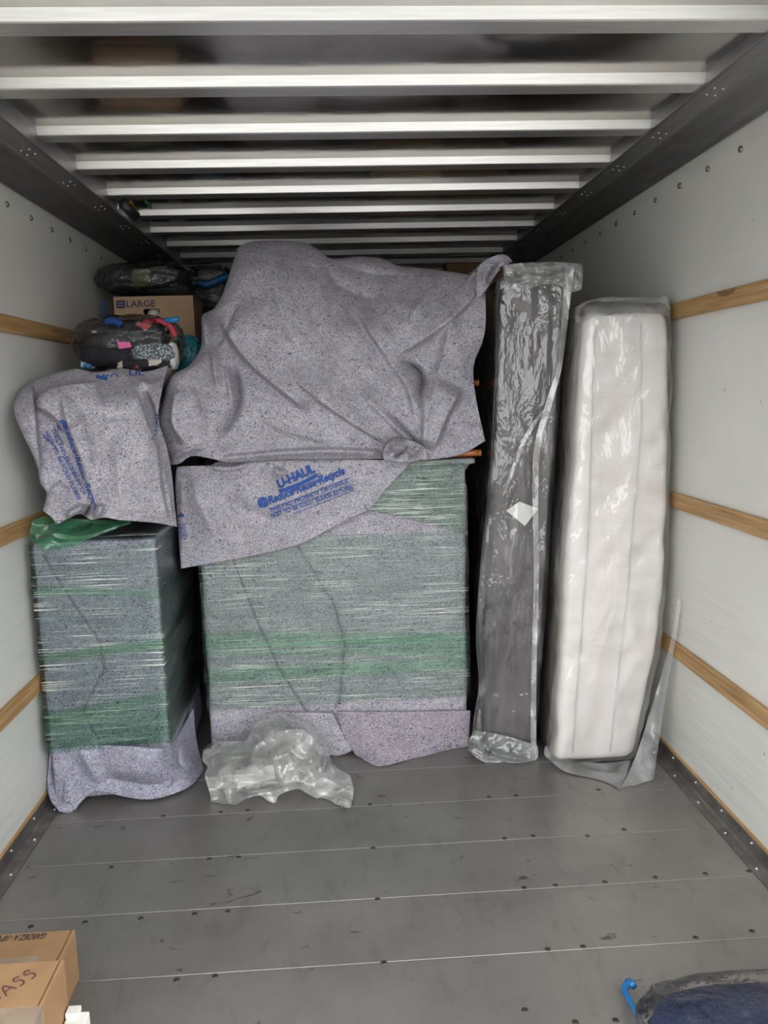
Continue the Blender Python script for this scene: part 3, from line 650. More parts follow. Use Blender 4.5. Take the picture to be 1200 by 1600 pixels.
# upright fold at the upper corner
cf = Drape([(747,420),(756,410),(776,400),(790,400),(799,408)], [(746,466),(749,464),(752,462),(754,459),(756,456)], [(747,420),(745,445),(746,466)], [(799,408),(781,420),(756,456)],
           [(747,420,3.22),(775,401,3.17),(799,408,3.20),(757,470,3.16),(772,458,3.18),(765,440,3.17)], [([(757,450),(758,430),(774,408)], 0.03, 5, 4), ([(763,445),(768,425),(786,407)], -0.03, 5, 6)], (30, 30), (0.006, 14), 43)
cf.build('turned_up_corner', M['felt'], p2, back='tr', backd=(0.03, 0.08), th=0.008)

# pad hanging over the dresser front
hp = Drape([(277,729),(300,728),(330,727),(345,722),(430,719),(520,718),(600,719),(640,720)],
           [(284,888),(330,880),(380,871),(440,858),(480,845),(515,826),(550,808),(576,795),(608,758),(641,724)],
           [(277,729),(275,760),(279,820),(284,888)], [(640,720),(641,722),(641,724)],
           [(277,729,3.15),(430,719,3.13),(560,718,3.12),(646,718,3.12),(284,888,3.13),(380,871,3.13),(480,845,3.12),(560,800,3.12),(400,790,3.10),(330,800,3.10),(520,760,3.11),(277,800,3.14),(600,760,3.125)],
           [([(300,734),(310,780),(335,830),(350,850)], 0.018, 9, 16), ([(315,760),(370,790),(430,812),(500,812),(560,790)], -0.014, 10, 14), ([(405,725),(425,750),(440,770)], -0.014, 8, 8), ([(430,728),(436,740),(450,734)], 0.02, 4, 4),
            ([(285,735),(284,800),(287,880)], 0.010, 6, 6), ([(370,735),(400,800)], 0.008, 20, 20), ([(318,728),(360,732),(398,722)], 0.02, 4, 4), ([(420,845),(540,800)], 0.006, 12, 10)],
           (170, 90), (0.009, 34), 51, gain=1.7)
p3 = hp.build('moving_pad', M['felt'], None, back='l', backd=(0.012, 0.04, 0.09), th=0.006, label='printed grey felt moving pad hanging like an apron down the wide dresser front', cat='moving pad', group='grey felt moving pads')
text_on(hp, 'U-HAUL', (436,763), (493,737), 13, M['ink'], p3, 0.1, 0.05); bar_on(hp, (436,768), (496,742), 5.5, M['ink'], p3, curve=2.0)
text_on(hp, 'Reduce•Reuse•Recycle', (421,788), (540,740), 12, M['ink'], p3, 0.3, 0.034); disc_on(hp, (411,785), 8.5, M['ink'], p3)
text_on(hp, 'THIS PAD PROPERTY OF U-HAUL', (423,801), (546,754), 6.5, M['ink'], p3, 0.0, 0.014); text_on(hp, 'NOT TO BE SOLD  PLEASE RETURN', (425,810), (552,764), 6.5, M['ink'], p3, 0.0, 0.012)
bar_on(hp, (422,796), (545,747), 1.0, M['ink'], p3); bar_on(hp, (423,803.5), (548,757), 0.9, M['ink'], p3); bar_on(hp, (462,802), (554,766), 1.0, M['ink'], p3)
text_on(hp, 'cle', (278,809), (288,808), 8, M['ink'], p3, 0.25, 0.03); text_on(hp, 'HAUL', (278,828), (290,828), 6, M['ink'], p3, 0, 0.012); text_on(hp, 'TURN', (279,839), (292,839), 6, M['ink'], p3, 0, 0.012)
for yy in (819, 831, 841): bar_on(hp, (278,yy), (292,yy), 1.0, M['ink'], p3)

# varnished wooden furniture under the big pad
a = P(752, 709.5, 3.20); a[2] = max(a[2], DZ+0.018); b2 = P(748, 598, 3.36)
wf = thing('wooden_furniture', (0.2, 3.4, DZ), 'orange varnished wooden furniture with leg ends poking out beneath the largest pad', 'furniture')
for (e, L_) in ((a, 0.95), (b2, 0.90)):
    x1 = e[0]; rz = max(0.0125, 0.0125)
    o = MB().tube([(x1-L_, e[1], e[2]), (x1-0.03, e[1], e[2]), (x1-0.014, e[1], e[2]), (x1-0.013, e[1], e[2]), (x1-0.010, e[1], e[2]), (x1-0.009, e[1], e[2]), (x1-0.003, e[1], e[2]), (x1, e[1], e[2])],
                  [0.013, 0.013, 0.013, 0.0115, 0.0115, 0.0135, 0.0135, 0.011], 16).build('leg', M['orange_wood'], wf, True)
for dx in (0.18, 0.75):
    o = MB().tube([(a[0]-dx, a[1]+0.01, a[2]), (b2[0]-dx, b2[1], b2[2])], 0.010, 10).build('stretcher', M['orange_wood'], wf, True)

# ------------------------------------------------------------------ box spring and mattress in bags
def shape_slab(name, y0, y1, z1, xl, xr, res, r, mat, parent, amp, fr, seed, off=0.0, zlo=0.015, rg=False, diag=0.0):
    """upright slab whose left and right faces follow xl(z), xr(z)"""
    v, f, nn = gridbox((-0.5, y0-off, zlo), (0.5, y1+off, z1+off), res, 0.0001)
    # re-grid the unit width
    zz = v[:, 2]; L_, R_ = (xl(zz, v[:, 1]) if xl.__code__.co_argcount > 1 else xl(zz))-off, xr(zz)+off
    hw = (R_-L_)/2; cx = (R_+L_)/2
    d = np.stack([v[:, 0]*2*hw, v[:, 1], v[:, 2]], -1)
    lo = np.stack([-hw+r, np.full_like(hw, y0-off+r), np.full_like(hw, zlo+r)], -1); hi = np.stack([hw-r, np.full_like(hw, y1+off-r), np.full_like(hw, z1+off-r)], -1)
    core = np.clip(d, lo, hi); dd = d-core; ln = np.maximum(np.linalg.norm(dd, axis=1, keepdims=True), 1e-9); n2 = dd/ln
    d = core+r*n2; d[:, 0] += cx
    fn = ridged if rg else fbm
    dn = d.copy(); dn[:, 2] -= diag*d[:, 0]; dn[:, 0] += 0.4*diag*d[:, 2]
    d = d+n2*(amp*fn(dn*np.asarray(fr), 3, seed))[:, None]
    d[:, 2] = np.maximum(d[:, 2], 0.004)
    return mesh(name, d, f, mat, parent)
bs = thing('box_spring', (0.62, 3.5, 0), 'dark charcoal box spring in clear plastic standing between the dresser and the white mattress', 'box spring')
BL = lambda z: np.interp(z, [0, 0.5, 1.46, 1.85], [0.546, 0.557, 0.617, 0.633]); BR = lambda z: 0.738+0.066*z
BY = 3.06
shape_slab('core', BY, BY+1.25, 1.835, BL, BR, 0.03, 0.018, M['spring'], bs, 0.004, (6, 6, 4), 3)
# bag: looser at the foot and at the head
BL2 = lambda z, y: BL(z)-0.008-(0.020+0.030*np.exp(-((z-0.65)/0.35)**2)+0.035*np.exp(-((z-0.08)/0.15)**2))*np.clip((BY+0.04-y)/0.06, 0, 1)
BR2 = lambda z: BR(z)+0.003
bag = shape_slab('plastic_bag', BY-0.03, BY+1.3, 1.862, BL2, BR2, 0.02, 0.03, M['poly'], bs, 0.005, (9, 9, 3.2), 11, rg=True)
hd = Drape([(786,414),(810,411),(850,409),(880,410),(910,412)], [(790,470),(830,450),(870,445),(892,456),(909,452)], [(786,414),(788,440),(790,470)], [(910,412),(911,432),(909,452)],
           [(786,414,3.030),(850,409,3.030),(910,412,2.980),(790,470,3.015),(870,445,3.010),(910,470,2.990)], [([(800,425),(850,432),(900,420)], 0.012, 4, 5), ([(884,412),(888,470)], 0.02, 5, 4), ([(850,415),(860,440)], -0.01, 4, 4)], (50, 30), (0.012, 9), 15)
hd.build('bag_head', M['poly_corner'], bag, back='tr', backd=(0.03, 0.1), th=0)
# pleat of folded plastic running down the front
pw = Drape([(884,412),(897,418)], [(829,1188),(838,1188)], [(884,412),(872,560),(856,620),(836,690),(832,760),(834,900),(830,1060),(829,1188)], [(897,418),(880,560),(866,620),(846,690),(841,760),(842,900),(838,1060),(838,1188)],
           [(884,412,2.990),(860,620,3.000),(838,760,3.005),(836,900,3.005),(834,1060,3.000),(834,1188,2.990),(897,418,2.990)], [], (8, 120), (0.008, 18), 16)
pw.build('bag_pleat', M['poly_pleat'], bag, th=0)
pw3 = Drape([(846,640),(852,640)], [(786,770),(790,772)], [(846,640),(815,690),(786,770)], [(852,640),(821,692),(790,772)], [(846,640,3.010),(786,770,3.015),(815,690,3.005),(820,700,3.005)], [], (6, 40), (0.008, 12), 17)
pw3.build('bag_pleat', M['poly_pleat'], bag, th=0)
ft = Drape([(742,1140),(790,1150),(840,1165)], [(730,1172),(755,1190),(800,1203),(822,1200),(840,1185)], [(742,1140),(732,1158),(730,1172)], [(840,1165),(841,1175),(840,1185)],
           [(742,1140,3.020),(846,1165,3.010),(730,1172,3.010),(800,1203,2.970),(845,1185,2.990),(790,1165,3.000)], [([(740,1165),(790,1182),(830,1190)], 0.012, 5, 5), ([(750,1178),(800,1192)], -0.01, 3, 3)], (50, 20), (0.01, 9), 18)
ft.build('bag_foot', M['poly_corner'], bag, th=0)
# white label under the plastic
lb = [P(791, 798, 3.048), P(812, 784, 3.048), P(841, 795, 3.048), P(820, 822, 3.048)]
lbv = [q+np.array([0, 0.002, 0]) for q in lb]
MB().add(lb+lbv, [(0,1,2,3),(7,6,5,4),(0,4,5,1),(1,5,6,2),(2,6,7,3),(3,7,4,0)]).build('paper_label', M['paper'], bs)

mt = thing('mattress', (1.0, 3.5, 0), 'thick white mattress in milky plastic bag leaning against the right wall', 'mattress')
MY = 2.925
ML = lambda z: np.interp(z, [0, 0.5, 0.8, 1.3, 1.75], [0.782, 0.808, 0.826, 0.862, 0.892])
MR = lambda z: np.interp(z, [0, 0.15, 0.45, 0.76, 1.05, 1.4, 1.6, 1.75], [1.095, 1.125, 1.185, 1.208, 1.211, 1.208, 1.202, 1.196])
shape_slab('core', MY, MY+1.2, 1.70, ML, MR, 0.025, 0.04, M['ticking'], mt, 0.004, (5, 5, 9), 5)
for xs in ([0.855, 0.91, 0.925], [1.055, 1.095, 1.06]):
    pts = [(np.interp(z, [0.06, 0.9, 1.66], [xs[0], xs[1], xs[2]]) if xs[0] < 1 else np.interp(z, [0.06, 0.7, 1.3, 1.66], [1.0, 1.06, 1.10, 1.09]), MY-0.006, z) for z in np.linspace(0.06, 1.66, 40)]
    MB().tube(pts, 0.0032, 8).build('piping', M['piping'], mt, True)
ML2 = lambda z: ML(z)-0.011; MR2 = lambda z: MR(z)+0.007
mbag = shape_slab('plastic_bag', MY-0.022, MY+1.25, 1.735, ML2, MR2, 0.018, 0.045, M['poly_mattress'], mt, 0.006, (5, 5, 4.5), 23, rg=True, diag=1.1)
# loose corner of the bag on the floor and head
lcn = Drape([(1060,930),(1062,935),(1064,940)], [(968,1234),(1000,1226),(1021,1219)], [(1060,930),(1046,1010),(1010,1130),(990,1190),(968,1234)], [(1064,940),(1056,1000),(1040,1090),(1028,1170),(1021,1219)],
            [(1060,930,2.83),(1064,940,2.84),(968,1234,YF(968,1234)),(1021,1219,YF(1021,1219)),(1010,1130,2.88),(1040,1090,2.89)], [([(1050,960),(1030,1090),(1018,1200)], 0.012, 6, 4)], (26, 60), (0.008, 20), 27)
lcn.build('bag_corner', M['poly_corner'], mbag, th=0)
lf = Drape([(852,1165),(880,1180),(930,1192),(985,1188)], [(852,1182),(880,1204),(915,1214),(945,1222),(968,1235)], [(852,1165),(850,1175),(852,1182)], [(985,1188),(978,1212),(968,1235)],
            [(852,1165,2.96),(930,1192,2.93),(985,1188,2.92),(852,1182,2.95),(915,1214,YF(915,1214)-0.01),(968,1235,YF(968,1235))], [([(870,1190),(920,1203),(965,1215)], 0.012, 6, 5)], (50, 20), (0.008, 12), 28)
lf.build('bag_foot', M['poly_corner'], mbag, th=0)
mh = Drape([(900,480),(918,470),(950,464),(1000,465),(1042,463)], [(900,505),(922,500),(960,492),(1010,490),(1048,500)], [(900,480),(898,495),(900,505)], [(1042,463),(1047,480),(1048,500)],
           [(888,482,2.95),(960,464,2.99),(1042,463,2.99),(888,505,2.94),(960,492,2.935),(1048,500,2.96)], [([(930,470),(945,495)], 0.01, 5, 4), ([(1000,466),(1030,492)], 0.012, 5, 5), ([(1042,463),(1005,485)], 0.01, 4, 4)], (50, 18), (0.008, 12), 29)
mh.build('bag_head', M['poly_corner'], mbag, back='t', backd=(0.05, 0.2), th=0)

# ------------------------------------------------------------------ crumpled bag on the floor
cb = thing('plastic_bag', tuple(P(440, 1240, YF(440, 1240))*[1, 1, 0]), 'crumpled clear plastic bag lying on the floor before the wide dresser', 'plastic bag')
cbd = Drape([(318,1172),(345,1168),(380,1166),(388,1150),(402,1130),(422,1122),(440,1124),(462,1133),(482,1140),(500,1155),(510,1172),(518,1195),(530,1212),(551,1224)],
            [(330,1257),(345,1262),(362,1261),(385,1248),(405,1243),(420,1252),(430,1255),(437,1242),(465,1233),(480,1240),(495,1248),(515,1254),(548,1264)],
            [(318,1172),(316,1188),(324,1198),(320,1212),(328,1240),(330,1257)], [(551,1224),(553,1240),(548,1264)],
            [(318,1172,2.98),(380,1166,2.99),(425,1122,3.02),(500,1155,3.02),(551,1224,YF(551,1224,0.03)),(330,1257,YF(330,1257)),(362,1261,YF(362,1261)),(430,1255,YF(430,1255)),(548,1264,YF(548,1264)),(495,1248,YF(495,1248,0.01)),
             (400,1200,2.84),(450,1160,2.90),(490,1190,2.88),(460,1215,2.83),(350,1200,2.86),(520,1220,2.87)],
            [([(430,1150),(400,1165),(395,1190),(420,1215)], 0.02, 7, 9), ([(425,1145),(470,1140),(500,1165),(508,1195),(490,1220)], 0.035, 9, 9), ([(450,1165),(462,1180),(485,1190)], -0.05, 12, 12), ([(440,1150),(455,1185),(480,1215)], 0.02, 4, 5),
             ([(330,1190),(380,1180),(430,1190)], 0.015, 5, 5), ([(325,1215),(390,1210),(450,1218)], 0.015, 4, 5), ([(350,1228),(358,1258)], 0.015, 3, 4), ([(470,1225),(505,1215),(545,1235)], 0.012, 4, 4), ([(520,1240),(550,1224)], 0.01, 3, 3),
             ([(375,1240),(410,1235),(440,1228)], 0.015, 4, 3), ([(400,1140),(420,1170)], -0.012, 4, 4)], (150, 80), (0.014, 16), 61, gain=1.3)
cbd.build('crumpled_sheet', M['poly_floor'], cb, back='tr', backd=(0.02, 0.06), shrink=0.5, th=0)
ins = Drape([(330,1185),(360,1175),(400,1145),(430,1135),(480,1155),(500,1185)], [(345,1245),(380,1240),(420,1236),(460,1225),(480,1225),(500,1220)], [(330,1185),(335,1215),(345,1245)], [(500,1185),(502,1205),(500,1220)],
            [(330,1185,3.0),(430,1135,3.06),(500,1185,2.98),(345,1245,2.88),(420,1236,2.90),(500,1220,2.93),(420,1190,2.92)], [([(360,1180),(420,1200),(480,1190)], 0.03, 6, 6), ([(410,1150),(450,1200)], 0.03, 6, 6)], (70, 40), (0.02, 9), 63)
ins.build('crumpled_layer', M['poly_floor'], cb, th=0)
lb = [P(368, 1205, 2.885), P(427, 1196, 2.875), P(430, 1216, 2.855), P(372, 1232, 2.86)]
MB().add(lb+[q+np.array([0, 0.004, 0.001]) for q in lb], [(0,1,2,3),(7,6,5,4),(0,4,5,1),(1,5,6,2),(2,6,7,3),(3,7,4,0)]).build('paper_insert', M['paper'], cb)

# ------------------------------------------------------------------ cardboard boxes
def carton(name, lo, hi, label, mat, rz=0.0, tape=True, group=None, pivot=None, gap=True):
    lo, hi = np.array(lo, float), np.array(hi, float); c = (lo+hi)/2
    t = thing(name, (c[0], c[1], lo[2]), label, 'box', group)
    o = MB().box(lo, hi-np.array([0, 0, 0.004])).build('body', mat, t); bevel(o, 0.003)
    my = (lo[1]+hi[1])/2
    for a_, b_ in ((lo[1]+0.001, my-0.0015), (my+0.0015, hi[1]-0.001)):
        o = MB().box((lo[0]+0.001, a_, hi[2]-0.004), (hi[0]-0.011, b_, hi[2])).build('flap', mat, t); bevel(o, 0.0012)
    o = MB().box((hi[0]-0.007, lo[1]+0.001, hi[2]-0.004), (hi[0]-0.0005, hi[1]-0.001, hi[2])).build('edge_lip', mat, t); bevel(o, 0.0012)
    if tape:
        MB().box((lo[0]-0.0006, my-0.03, hi[2]+0.0002), (hi[0]+0.0006, my+0.03, hi[2]+0.0008)).build('tape', M['tape'], t)
    t.rotation_euler[2] = rz
    return t
# two boxes by the left wall near the camera
pA = P(118, 1452, YF(118, 1452, 0.135)); hA = 0.135
bA = carton('cardboard_box', (-1.06, P(101, 1499, YF(101, 1499, 0.27))[1]+0.003, 0), (pA[0], pA[1], hA), 'flat brown cardboard box printed GARDEZ, behind the box marked in pen', M['card'], tape=False)
lo = pA
pr = P(74, 1467, YF(74, 1467, hA)); pl_ = P(-30, 1464, YF(-30, 1464, hA)); wv_ = np.linalg.norm(pr-pl_)
ta, tb_, tc = (P(x, y, YF(x, y, hA)) for x, y in ((74, 1458.5), (-6, 1461), (74, 1467)))
text_at('GARDEZ A -18°C/', (ta[0], ta[1], hA+0.0012), ((tb_-ta)[0], 0, 0), (0, (tc-ta)[1], 0), M['black_ink'], bA, 0.25, 0.02)
MB().box((-1.05, pA[1]-0.155, hA+0.0003), (pA[0]-0.055, pA[1]-0.095, hA+0.0009)).build('tape', M['tape'], bA)
for k in range(3): MB().box((-1.05, pA[1]-0.098-0.022*k, hA+0.001), (pA[0]-0.155, pA[1]-0.095-0.022*k, hA+0.0012)).build('printed_line', M['card_dark'], bA)
hB = 0.27; pB = P(101, 1499, YF(101, 1499, hB))
bB = carton('cardboard_box', (-1.07, pB[1]-0.34, 0), (pB[0], pB[1], hB), 'taller brown cardboard box with MASS handwritten on its lid, lower left corner', M['card'], tape=False)
O = P(-18, 1572, YF(-18, 1572, hB)); U = P(58, 1525, YF(58, 1525, hB))-O; Vv = np.array([-U[1], U[0], 0]); Vv = Vv/np.linalg.norm(Vv)*0.032
def stroke(pts):      # pen strokes, in (along, up) units of the word
    g = [O+U*a_+Vv*b_+np.array([0, 0, 0.0006]) for a_, b_ in catmull(pts, 4*len(pts))]
    MB().tube(g, 0.0016, 6).build('handwriting', M['marker'], bB)
stroke([(0.0, 0.0), (0.04, 1.0), (0.12, 0.2), (0.2, 1.0), (0.24, 0.0)]); stroke([(0.34, -0.1), (0.43, 0.9), (0.56, 0.0)]); stroke([(0.36, 0.3), (0.54, 0.35)])
stroke([(0.77, 0.85), (0.68, 1.0), (0.64, 0.7), (0.74, 0.5), (0.74, 0.1), (0.64, 0.0)]); stroke([(1.0, 0.85), (0.92, 1.05), (0.86, 0.7), (0.98, 0.5), (0.98, 0.1), (0.88, 0.0)])
MB().box((-1.05, pB[1]-0.20, hB+0.0003), (pB[0]+0.0006, pB[1]-0.135, hB+0.0009)).build('tape', M['tape'], bB)
MB().box((pB[0]+0.0002, pB[1]-0.20, hB-0.06), (pB[0]+0.0008, pB[1]-0.135, hB)).build('tape', M['tape'], bB)
pW = P(140, 1578, YF(140, 1578, 0.16))
wb = thing('paper_box', (pW[0]-0.03, pW[1]-0.1, 0), 'small white paper box with blue writing squeezed beside the marked cardboard box', 'box')
o = MB().box((pB[0]+0.004, pW[1]-0.22, 0), (pW[0], pW[1], 0.158)).build('body', M['paper'], wb); bevel(o, 0.003)
o = MB().box((pB[0]+0.004, pW[1]-0.02, 0.158), (pW[0]-0.018, pW[1]+0.004, 0.170)).build('flap', M['paper'], wb); bevel(o, 0.001)
text_at('6:', (pW[0]+0.0006, pW[1]-0.075, 0.10), (0, 0.04, 0), (0, 0, 0.03), M['box_ink'], wb, 0.2, 0.0)

# large moving carton in the back corner
q0 = P(177, 464, 3.85); q1 = P(301, 463, 3.85); zt = q0[2]
BX0, BX1 = max(q0[0], XL+0.03), q1[0]
lg = thing('cardboard_box', ((BX0+BX1)/2, 3.98, zt-0.6), 'brown moving box printed LARGE with a hand hole, behind the bagged clothes', 'box')
# body with a real hand hole in the front panel
cxh, czh, hw_, hh_ = P(237, 487, 3.85)[0], P(237, 487, 3.85)[2], 0.037, 0.0125
bm = bmesh.new(); fr_o = [(BX0, zt-0.6), (BX1, zt-0.6), (BX1, zt), (BX0, zt)]
n = 40; hole = []
for k in range(n):
    a_ = 2*math.pi*k/n; c_, s_ = math.cos(a_), math.sin(a_); hole.append((cxh+math.copysign((hw_-hh_), c_)+hh_*c_, czh+hh_*s_))
outer = []
for k in range(n):
    a_ = 2*math.pi*k/n; dx, dz = math.cos(a_), math.sin(a_); t_ = min(((BX1 if dx > 0 else BX0)-cxh)/dx if abs(dx) > 1e-6 else 1e9, ((zt if dz > 0 else zt-0.6)-czh)/dz if abs(dz) > 1e-6 else 1e9)
    outer.append((cxh+dx*t_, czh+dz*t_))
mb = MB(); vv = [(x, 3.85, z) for x, z in hole]+[(x, 3.85, z) for x, z in outer]+[(x, 3.856, z) for x, z in hole]
mb.add(vv, [(k, (k+1) % n, n+(k+1) % n, n+k) for k in range(n)]+[(k, (k+1) % n, 2*n+(k+1) % n, 2*n+k) for k in range(n)])
for cx_, cz_ in fr_o:      # corner fill
    a_ = math.atan2(cz_-czh, cx_-cxh) % (2*math.pi); k = int(a_/(2*math.pi)*n) % n
    mb.add([(outer[k][0], 3.85, outer[k][1]), (cx_, 3.85, cz_), (outer[(k+1) % n][0], 3.85, outer[(k+1) % n][1])], [(0, 1, 2)])
mb.build('front_panel', M['card_pink'], lg)
o = MB().box((BX0, 3.856, zt-0.6), (BX0+0.006, 4.12, zt)).box((BX1-0.006, 3.856, zt-0.6), (BX1, 4.12, zt)).box((BX0, 4.114, zt-0.6), (BX1, 4.12, zt)).box((BX0, 3.856, zt-0.6), (BX1, 4.12, zt-0.594)).build('body', M['card_pink'], lg)
MB().box((BX0, 3.851, zt-0.004), (BX1, 3.984, zt)).build('flap', M['card_pink'], lg); MB().box((BX0, 3.987, zt-0.004), (BX1, 4.12, zt)).build('flap', M['card_pink'], lg)
v, f = blob((cxh, 3.93, czh-0.005), (0.035, 0.045, 0.03), (24, 14), 0.9, 0.03); mesh('contents', v, f, M['white_cloth'], lg, label='pale item glimpsed through the hand hole')
def onbox(px, py): p = P(px, py, 3.849); return p
A_, B_, C_ = onbox(198, 480), onbox(243, 480), onbox(198, 470)
text_at('LARGE', A_, (B_[0]-A_[0], 0, 0), (0, 0, C_[2]-A_[2]), M['box_ink'], lg, 0, 0.014)
A_, B_ = onbox(182, 482), onbox(195, 469); r_ = 0.006
pts = []
for cx_, cz_, a0 in ((B_[0]-r_, B_[2]-r_, 0), (A_[0]+r_, B_[2]-r_, 90), (A_[0]+r_, A_[2]+r_, 180), (B_[0]-r_, A_[2]+r_, 270)):
    for k in range(6): a_ = math.radians(a0+18*k); pts.append((cx_+r_*math.cos(a_), 3.849, cz_+r_*math.sin(a_)))
emb = mesh('printed_emblem', pts, [tuple(range(len(pts)))[::-1]], M['box_ink'], lg, False)
dz = B_[2]-A_[2]; dxx = B_[0]-A_[0]
for k, wd in ((0.60, 0.72), (0.26, 0.72)):      # illegible small lines in the emblem
    for j in range(4):
        x0 = A_[0]+dxx*(0.14+0.185*j); MB().box((x0, 3.8475, A_[2]+dz*k), (x0+dxx*0.11, 3.8485, A_[2]+dz*(k+0.14))).build('emblem_mark', M['card_pink'], emb)
# supports and back row; added bins are black to stand for shade in gaps
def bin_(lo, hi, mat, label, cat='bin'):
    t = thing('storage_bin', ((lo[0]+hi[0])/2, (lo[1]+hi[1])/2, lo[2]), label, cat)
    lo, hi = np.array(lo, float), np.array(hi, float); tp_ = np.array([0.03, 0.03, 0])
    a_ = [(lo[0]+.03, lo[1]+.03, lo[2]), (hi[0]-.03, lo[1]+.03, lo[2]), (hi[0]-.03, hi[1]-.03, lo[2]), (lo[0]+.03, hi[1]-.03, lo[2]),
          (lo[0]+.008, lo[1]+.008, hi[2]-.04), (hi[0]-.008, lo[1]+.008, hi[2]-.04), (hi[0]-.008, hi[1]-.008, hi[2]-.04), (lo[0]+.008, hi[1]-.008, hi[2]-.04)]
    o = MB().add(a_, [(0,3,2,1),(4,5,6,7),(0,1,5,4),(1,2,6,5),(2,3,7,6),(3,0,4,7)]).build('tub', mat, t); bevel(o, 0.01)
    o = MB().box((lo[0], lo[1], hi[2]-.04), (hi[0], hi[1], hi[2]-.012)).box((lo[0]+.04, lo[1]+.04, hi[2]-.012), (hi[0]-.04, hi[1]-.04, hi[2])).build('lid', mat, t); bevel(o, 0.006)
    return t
bin_((BX0, 3.85, 0), (BX1, 4.13, 0.66), M['shade_black_bin'], 'added storage bin, black for shade, on the floor, lowest of the corner stack'); bin_((BX0, 3.85, 0.6605), (BX1, 4.125, zt-0.6005), M['shade_black_bin'], 'added storage bin, black for shade, directly under the box printed LARGE')
bin_((-0.62, 4.15, 0), (-0.24, 4.67, 0.89), M['shade_black_bin'], 'tall added storage bin, black for shade, on the floor behind the wide dresser'); bin_((-0.62, 4.15, 0.8905), (-0.24, 4.67, 1.765), M['shade_black_bin'], 'upper added storage bin, black for shade, below the bagged clothes with blue ties')
g0, g1 = P(216, 410, 4.75), P(330, 410, 4.75)
carton('cardboard_box', (-1.06, 4.7, 0), (-0.48, 5.2, 0.93), 'brown box on the floor, under the two green bins', M['card']); carton('cardboard_box', (-1.06, 4.7, 0.9305), (-0.48, 5.2, 1.86), 'second brown box carrying the dark green bins', M['card'])
xm = P(257, 412, 4.75)[0]; xm2 = P(287, 412, 4.75)[0]
bin_((-1.05, 4.72, 1.8605), (xm-0.01, 5.15, g0[2]), M['green_bin'], 'dark green storage bin in the back corner nearest the wall'); bin_((xm2, 4.72, 1.8605), (xm2+0.2, 5.15, g0[2]-0.005), M['green_bin'], 'dark green storage bin above the bagged clothes with blue tie')
c0, c1 = P(640, 421, 4.6), P(693, 419, 4.6)
bin_((c0[0]-0.2, 4.6, 0), (c1[0], 5.05, 0.88), M['shade_black_bin'], 'added storage bin, black for shade, at the foot of the stack behind the largest pad'); bin_((c0[0]-0.2, 4.6, 0.8805), (c1[0], 5.05, 1.76), M['shade_black_bin'], 'added storage bin, black for shade, under the brown box behind the largest pad')
carton('cardboard_box', (c0[0]-0.2, 4.6, 1.7605), (c1[0], 5.05, c1[2]), 'brown box whose top shows just above the largest pad', M['card'])
d0, d1 = P(700, 418, 4.7), P(750, 409, 4.7)
bin_((c1[0]+0.03, 4.7, 0), (c1[0]+0.38, 5.2, 0.88), M['shade_black_bin'], 'added storage bin, black for shade, on the floor behind the box spring'); bin_((c1[0]+0.03, 4.7, 0.8805), (c1[0]+0.38, 5.2, 1.76), M['shade_black_bin'], 'added storage bin, black for shade, under the dark brown box behind the box spring')
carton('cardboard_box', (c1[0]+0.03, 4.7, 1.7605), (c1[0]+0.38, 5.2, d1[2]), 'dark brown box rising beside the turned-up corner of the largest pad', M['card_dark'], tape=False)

# ------------------------------------------------------------------ bagged clothes
def bag_of(name, loc, label, cat, parts, shell, seed=0, group='bags of clothes'):
    t = thing(name, loc, label, cat, group)
    for (nm, c, rad, mat, sd) in parts:
        v, f = blob(c, rad, (40, 24), 0.8, 0.10, 2.6, sd); mesh(nm, v, f, mat, t)
    c, rad = shell; v, f = blob(c, rad, (70, 44), 0.7, 0.055, 4.5, seed, None, True); mesh('plastic_shell', v, f, M['poly_clothes'], t)
    return t
def tie(t, pts, r, mat, name='drawstring'): MB().tube(catmull(pts, 30), r, 8).build(name, mat, t, True)
zb = zt
A = lambda px, py, Y: P(px, py, Y)
c = A(228, 441, 3.98); b1 = bag_of('clothes_bag', (c[0], c[1], zb), 'clear bag of black and olive clothes on top of the LARGE box', 'bag',
    [('garment', A(205,442,4.0), (0.11,0.12,0.062), M['black_cloth'], 1), ('garment', A(222,436,3.91), (0.05,0.06,0.045), M['olive'], 2), ('garment', A(255,442,4.0), (0.13,0.13,0.062), M['black_cloth'], 3), ('garment', A(275,452,3.97), (0.08,0.09,0.035), M['black_cloth'], 4)],
    (A(230,438,4.0), (0.215,0.155,0.070)), 3)
b2_ = bag_of('clothes_bag', tuple(A(328,485,4.50)), 'clear bag of black clothes with wide blue drawstring, right of the LARGE box', 'bag',
    [('garment', A(328,462,4.52), (0.16,0.12,0.11), M['black_cloth'], 6), ('garment', A(332,432,4.48), (0.08,0.09,0.04), M['grey_cloth'], 7), ('garment', A(324,485,4.48), (0.15,0.12,0.08), M['black_cloth'], 9)],
    (A(327,465,4.50), (0.185,0.15,0.15)), 5)
tie(b2_, [A(274,440,4.34), A(290,444,4.33), A(305,440,4.33), A(322,445,4.33), A(340,438,4.34), A(356,432,4.36)], np.linspace(0.012, 0.022, 30), M['blue_plastic'])
b3 = bag_of('clothes_bag', tuple(A(326,508,4.3)), 'small bag of black clothes with blue tie tucked beside the largest pad', 'bag',
    [('garment', A(330,492,4.25), (0.07,0.06,0.035), M['black_cloth'], 12), ('garment', A(335,505,4.26), (0.07,0.07,0.035), M['black_cloth'], 13)], (A(331,498,4.25), (0.085,0.075,0.055)), 7)
tie(b3, [A(297,512,4.16), A(304,505,4.15), A(312,500,4.15), A(322,497,4.16)], np.linspace(0.004, 0.018, 30), M['blue_plastic'])
